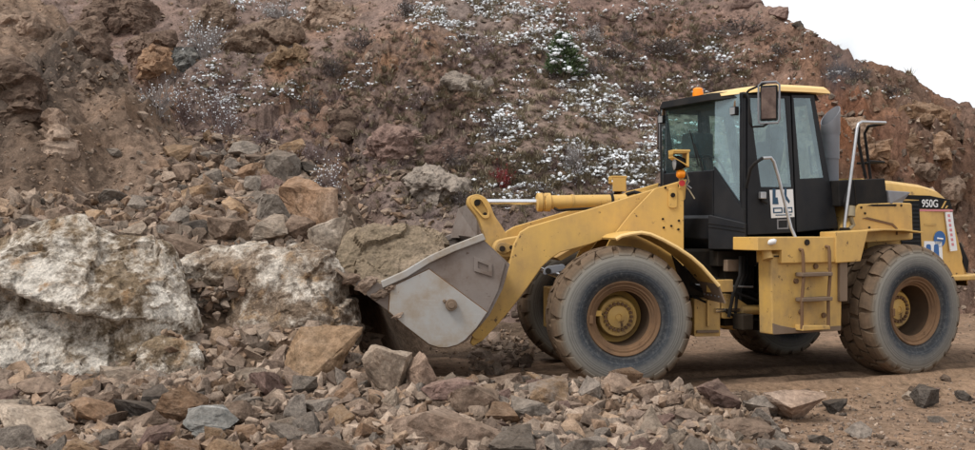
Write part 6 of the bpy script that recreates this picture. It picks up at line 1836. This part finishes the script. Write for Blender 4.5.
# snowy juniper
c = cast([563], [77])[0]
jh = 42 * c[1] / FPX
jr = 22 * c[1] / FPX
jun = bpy.data.objects.new('juniper', None); COL.objects.link(jun)
jun.location = c
tag(jun, 'small green juniper half covered with snow on the upper hillside', 'conifer')
g = np.random.default_rng(8)
T = [twig(np.zeros(3) - [0, 0, 0.1], np.array([0, 0, jh]), 0.05, 0.01)]
for i in range(26):
    z = jh * g.uniform(0.08, 0.9); az = g.uniform(0, 6.28)
    L_ = jr * (1.1 - z / jh) * g.uniform(0.7, 1.0)
    T.append(twig(np.array([0, 0, z]), np.array([math.cos(az) * L_, math.sin(az) * L_, z + L_ * 0.25]), 0.018, 0.005))
link('trunk', fast_mesh('trunk', *tmpl_merge(T)), M['bark'], jun)
NV, NF, SV = [], [], []
for i in range(1500):
    z = jh * g.random() ** 1.25
    az = g.uniform(0, 6.28)
    rr = jr * (1.05 - z / jh) ** 0.8 * g.uniform(0.45, 1.0) * (1 + 0.25 * math.sin(az * 3 + z * 6))
    p = np.array([math.cos(az) * rr, math.sin(az) * rr, z])
    d = np.array([math.cos(az), math.sin(az), 0.7]) * 0.09 + g.normal(size=3) * 0.04
    s = g.normal(size=3) * 0.022
    NF.append((len(NV), len(NV) + 1, len(NV) + 2)); NV += [p - s, p + s, p + d]
    if g.random() < 0.08:
        D, F = ico(1)
        SV.append((D * (1 + 0.25 * g.normal(size=len(D)))[:, None] * np.array([1.3, 1.2, 0.55]) * g.uniform(0.03, 0.075) + p + d * 0.4 + [0, 0, 0.02], F))
link('crown', fast_mesh('crown', np.array(NV), np.array(NF)), M['needle'], jun)
tag(link('snow_cover', fast_mesh('snow_cover', *tmpl_merge(SV)), M['snow'], jun), kind='stuff')

# grass tufts and snow: beyond counting
def scatter(name, H, tmpls, smin, smax, mat, label, seed, cat, zs=(0.7, 1.3), power=1.8):
    g = np.random.default_rng(seed)
    V, F, o = [], [], 0
    for h in H:
        v, f = tmpls[g.integers(len(tmpls))]
        s = smin + (smax - smin) * g.random() ** power
        a = g.uniform(0, 6.28)
        c, q = math.cos(a) * s, math.sin(a) * s
        W = np.stack([v[:, 0] * c - v[:, 1] * q, v[:, 0] * q + v[:, 1] * c, v[:, 2] * s * g.uniform(*zs)], 1) + h
        V.append(W); F.append(f + o); o += len(W)
    ob = link(name, fast_mesh(name, np.concatenate(V), np.concatenate(F)), mat)
    tag(ob, label, cat, kind='stuff')
    return ob

def tuft_t(seed, n=26, wd=0.026):
    g = np.random.default_rng(seed)
    V, F = [], []
    for i in range(n):
        az = g.uniform(0, 6.28); lean = g.uniform(0.3, 1.1)
        b = g.normal(size=3) * [0.15, 0.15, 0]
        tip = b + np.array([math.cos(az) * lean, math.sin(az) * lean, g.uniform(0.5, 1.1)])
        mid = (b + tip) / 2 + [0, 0, 0.15]
        s = np.array([-math.sin(az), math.cos(az), 0]) * wd
        k = len(V)
        V += [b - s, b + s, mid - s, mid + s, tip]
        F += [(k, k + 1, k + 3), (k, k + 3, k + 2), (k + 2, k + 3, k + 4)]
    return np.array(V), np.array(F)

def snow_t(seed):
    g = np.random.default_rng(seed)
    it = []
    D, F = ico(1)
    for i in range(g.integers(3, 7)):
        c = g.normal(size=3) * [0.75, 0.75, 0.14] + [0, 0, 0.25]
        it.append((D * (1 + 0.3 * g.normal(size=len(D)))[:, None] * np.array([g.uniform(0.15, 0.42), g.uniform(0.15, 0.38), g.uniform(0.12, 0.26)]) + c, F))
    return tmpl_merge(it)
TUF = [tuft_t(s) for s in range(8)]
SNO = [snow_t(s) for s in range(10)]

def patchy(spots, n, seed):
    g = np.random.default_rng(seed)
    w = np.array([s[4] for s in spots], float); w /= w.sum()
    k = g.choice(len(spots), size=n, p=w)
    A = np.array([s[:4] for s in spots], float)[k]
    px = A[:, 0] + A[:, 2] * g.normal(size=n) * 0.6
    py = A[:, 1] + A[:, 3] * g.normal(size=n) * 0.6
    H = cast(px, py)
    H = H[~np.isnan(H[:, 0])]
    H = H[(H[:, 1] > 16.0)]
    H = H[(H[:, 0] < 6.0) | (g.random(len(H)) < 0.3)]
    return H
snow_spots = [(480, 12, 60, 22, 6), (530, 40, 55, 30, 5), (600, 90, 40, 25, 3), (610, 140, 45, 30, 5), (505, 130, 25, 18, 2.2), (560, 100, 40, 30, 2.5), (440, 10, 30, 14, 2), (680, 60, 60, 30, 1.6), (650, 20, 60, 20, 1.2), (640, 170, 40, 20, 2.2), (555, 60, 20, 14, 1.5),
              (330, 15, 18, 16, 0.9), (350, 75, 16, 14, 0.7), (255, 10, 40, 10, 1.0), (300, 20, 25, 16, 0.8), (215, 75, 30, 30, 1.0), (230, 105, 30, 25, 0.9), (290, 85, 20, 14, 0.6), (860, 78, 40, 10, 1.3), (880, 92, 25, 8, 1.0), (780, 55, 50, 22, 1.0), (715, 55, 20, 10, 0.8), (835, 40, 30, 20, 0.4), (575, 160, 60, 25, 2.0), (700, 110, 60, 40, 1.2), (400, 90, 40, 30, 0.5), (520, 190, 50, 15, 0.8)]
Hsn = patchy(snow_spots, 5200, 41)
Hsn = Hsn[fbm(Hsn * np.array([0.8, 0.5, 0.8]) + 3.0, 3) > -0.10][:3300]
scatter('snowy_grass', Hsn, SNO, 0.03, 0.155, M['snow'], 'snow lying in clumps on the grass of the far hillside', 42, 'snow', power=2.6)
Hst = np.concatenate([Hsn[::2] + [0, 0, -0.02], patchy([(560, 100, 170, 90, 3), (700, 60, 120, 50, 2), (440, 100, 90, 80, 1.2), (300, 70, 90, 50, 1), (860, 85, 50, 15, 0.4), (520, 180, 120, 30, 1.5)], 3200, 43)])
scatter('dry_grass', Hst, TUF, 0.08, 0.26, M['straw'], 'dry straw-coloured grass tufts on the hillside', 44, 'grass', (0.4, 0.9))
Hbr = patchy([(620, 60, 150, 60, 3), (440, 110, 120, 80, 2), (330, 120, 90, 70, 1.5), (720, 70, 60, 30, 0.6), (210, 100, 40, 40, 0.6), (560, 170, 140, 30, 1.5)], 1500, 45)
scatter('low_brush', Hbr, [tuft_t(60 + s, 46, 0.016) for s in range(6)], 0.08, 0.26, M['bark_purple'], 'low purple-brown brush covering the hillside', 46, 'brush', (0.4, 0.8), 2.2)

# ------------------------------------------------------------------ exhaust smoke
def smoke():
    a = loader.matrix_world if False else None
    ca, sa = math.cos(math.pi + AR), math.sin(math.pi + AR)
    x, y = -1.19, 0.45
    wx, wy = 2.98 + x * ca - y * sa, 12.85 + x * sa + y * ca
    D, F = ico(3)
    V = D * np.array([0.34, 0.30, 0.62])
    V[:, 0] += 0.10 * (V[:, 2] + 0.6)
    V *= (1 + 0.12 * fbm(V * 3, 3))[:, None]
    w = np.clip((V[:, 2] + 0.62) / 0.7, 0.28, 1)
    V[:, 0] *= w; V[:, 1] *= w
    o = link('exhaust_smoke', fast_mesh('exhaust_smoke', V, F, True))
    o.location = (wx + 0.12, wy, 3.72)
    m = bpy.data.materials.new('smoke'); m.use_nodes = True
    N, L = m.node_tree.nodes, m.node_tree.links
    N.clear()
    out = N.new('ShaderNodeOutputMaterial'); vol = N.new('ShaderNodeVolumePrincipled')
    vol.inputs['Color'].default_value = (0.16, 0.17, 0.20, 1)
    co = coords(N)
    n = n_noise(N, L, co, 3.2, 4, 0.6)
    ln = N.new('ShaderNodeVectorMath'); ln.operation = 'LENGTH'
    mp = N.new('ShaderNodeMapping'); mp.inputs['Scale'].default_value = (2.9, 3.2, 1.6)
    L.new(co, mp.inputs['Vector']); L.new(mp.outputs[0], ln.inputs[0])
    fall = n_ramp(N, L, ln.outputs['Value'], [(0.15, 1), (0.95, 0)])
    dens = n_math(N, L, 'MULTIPLY', n_math(N, L, 'MULTIPLY', n_ramp(N, L, n, [(0.35, 0), (0.65, 1)]), fall), 2.2)
    L.new(dens, vol.inputs['Density'])
    L.new(vol.outputs[0], out.inputs['Volume'])
    o.data.materials.append(m)
    tag(o, 'thin grey puff of exhaust smoke above the stack', 'smoke', kind='stuff')
smoke()
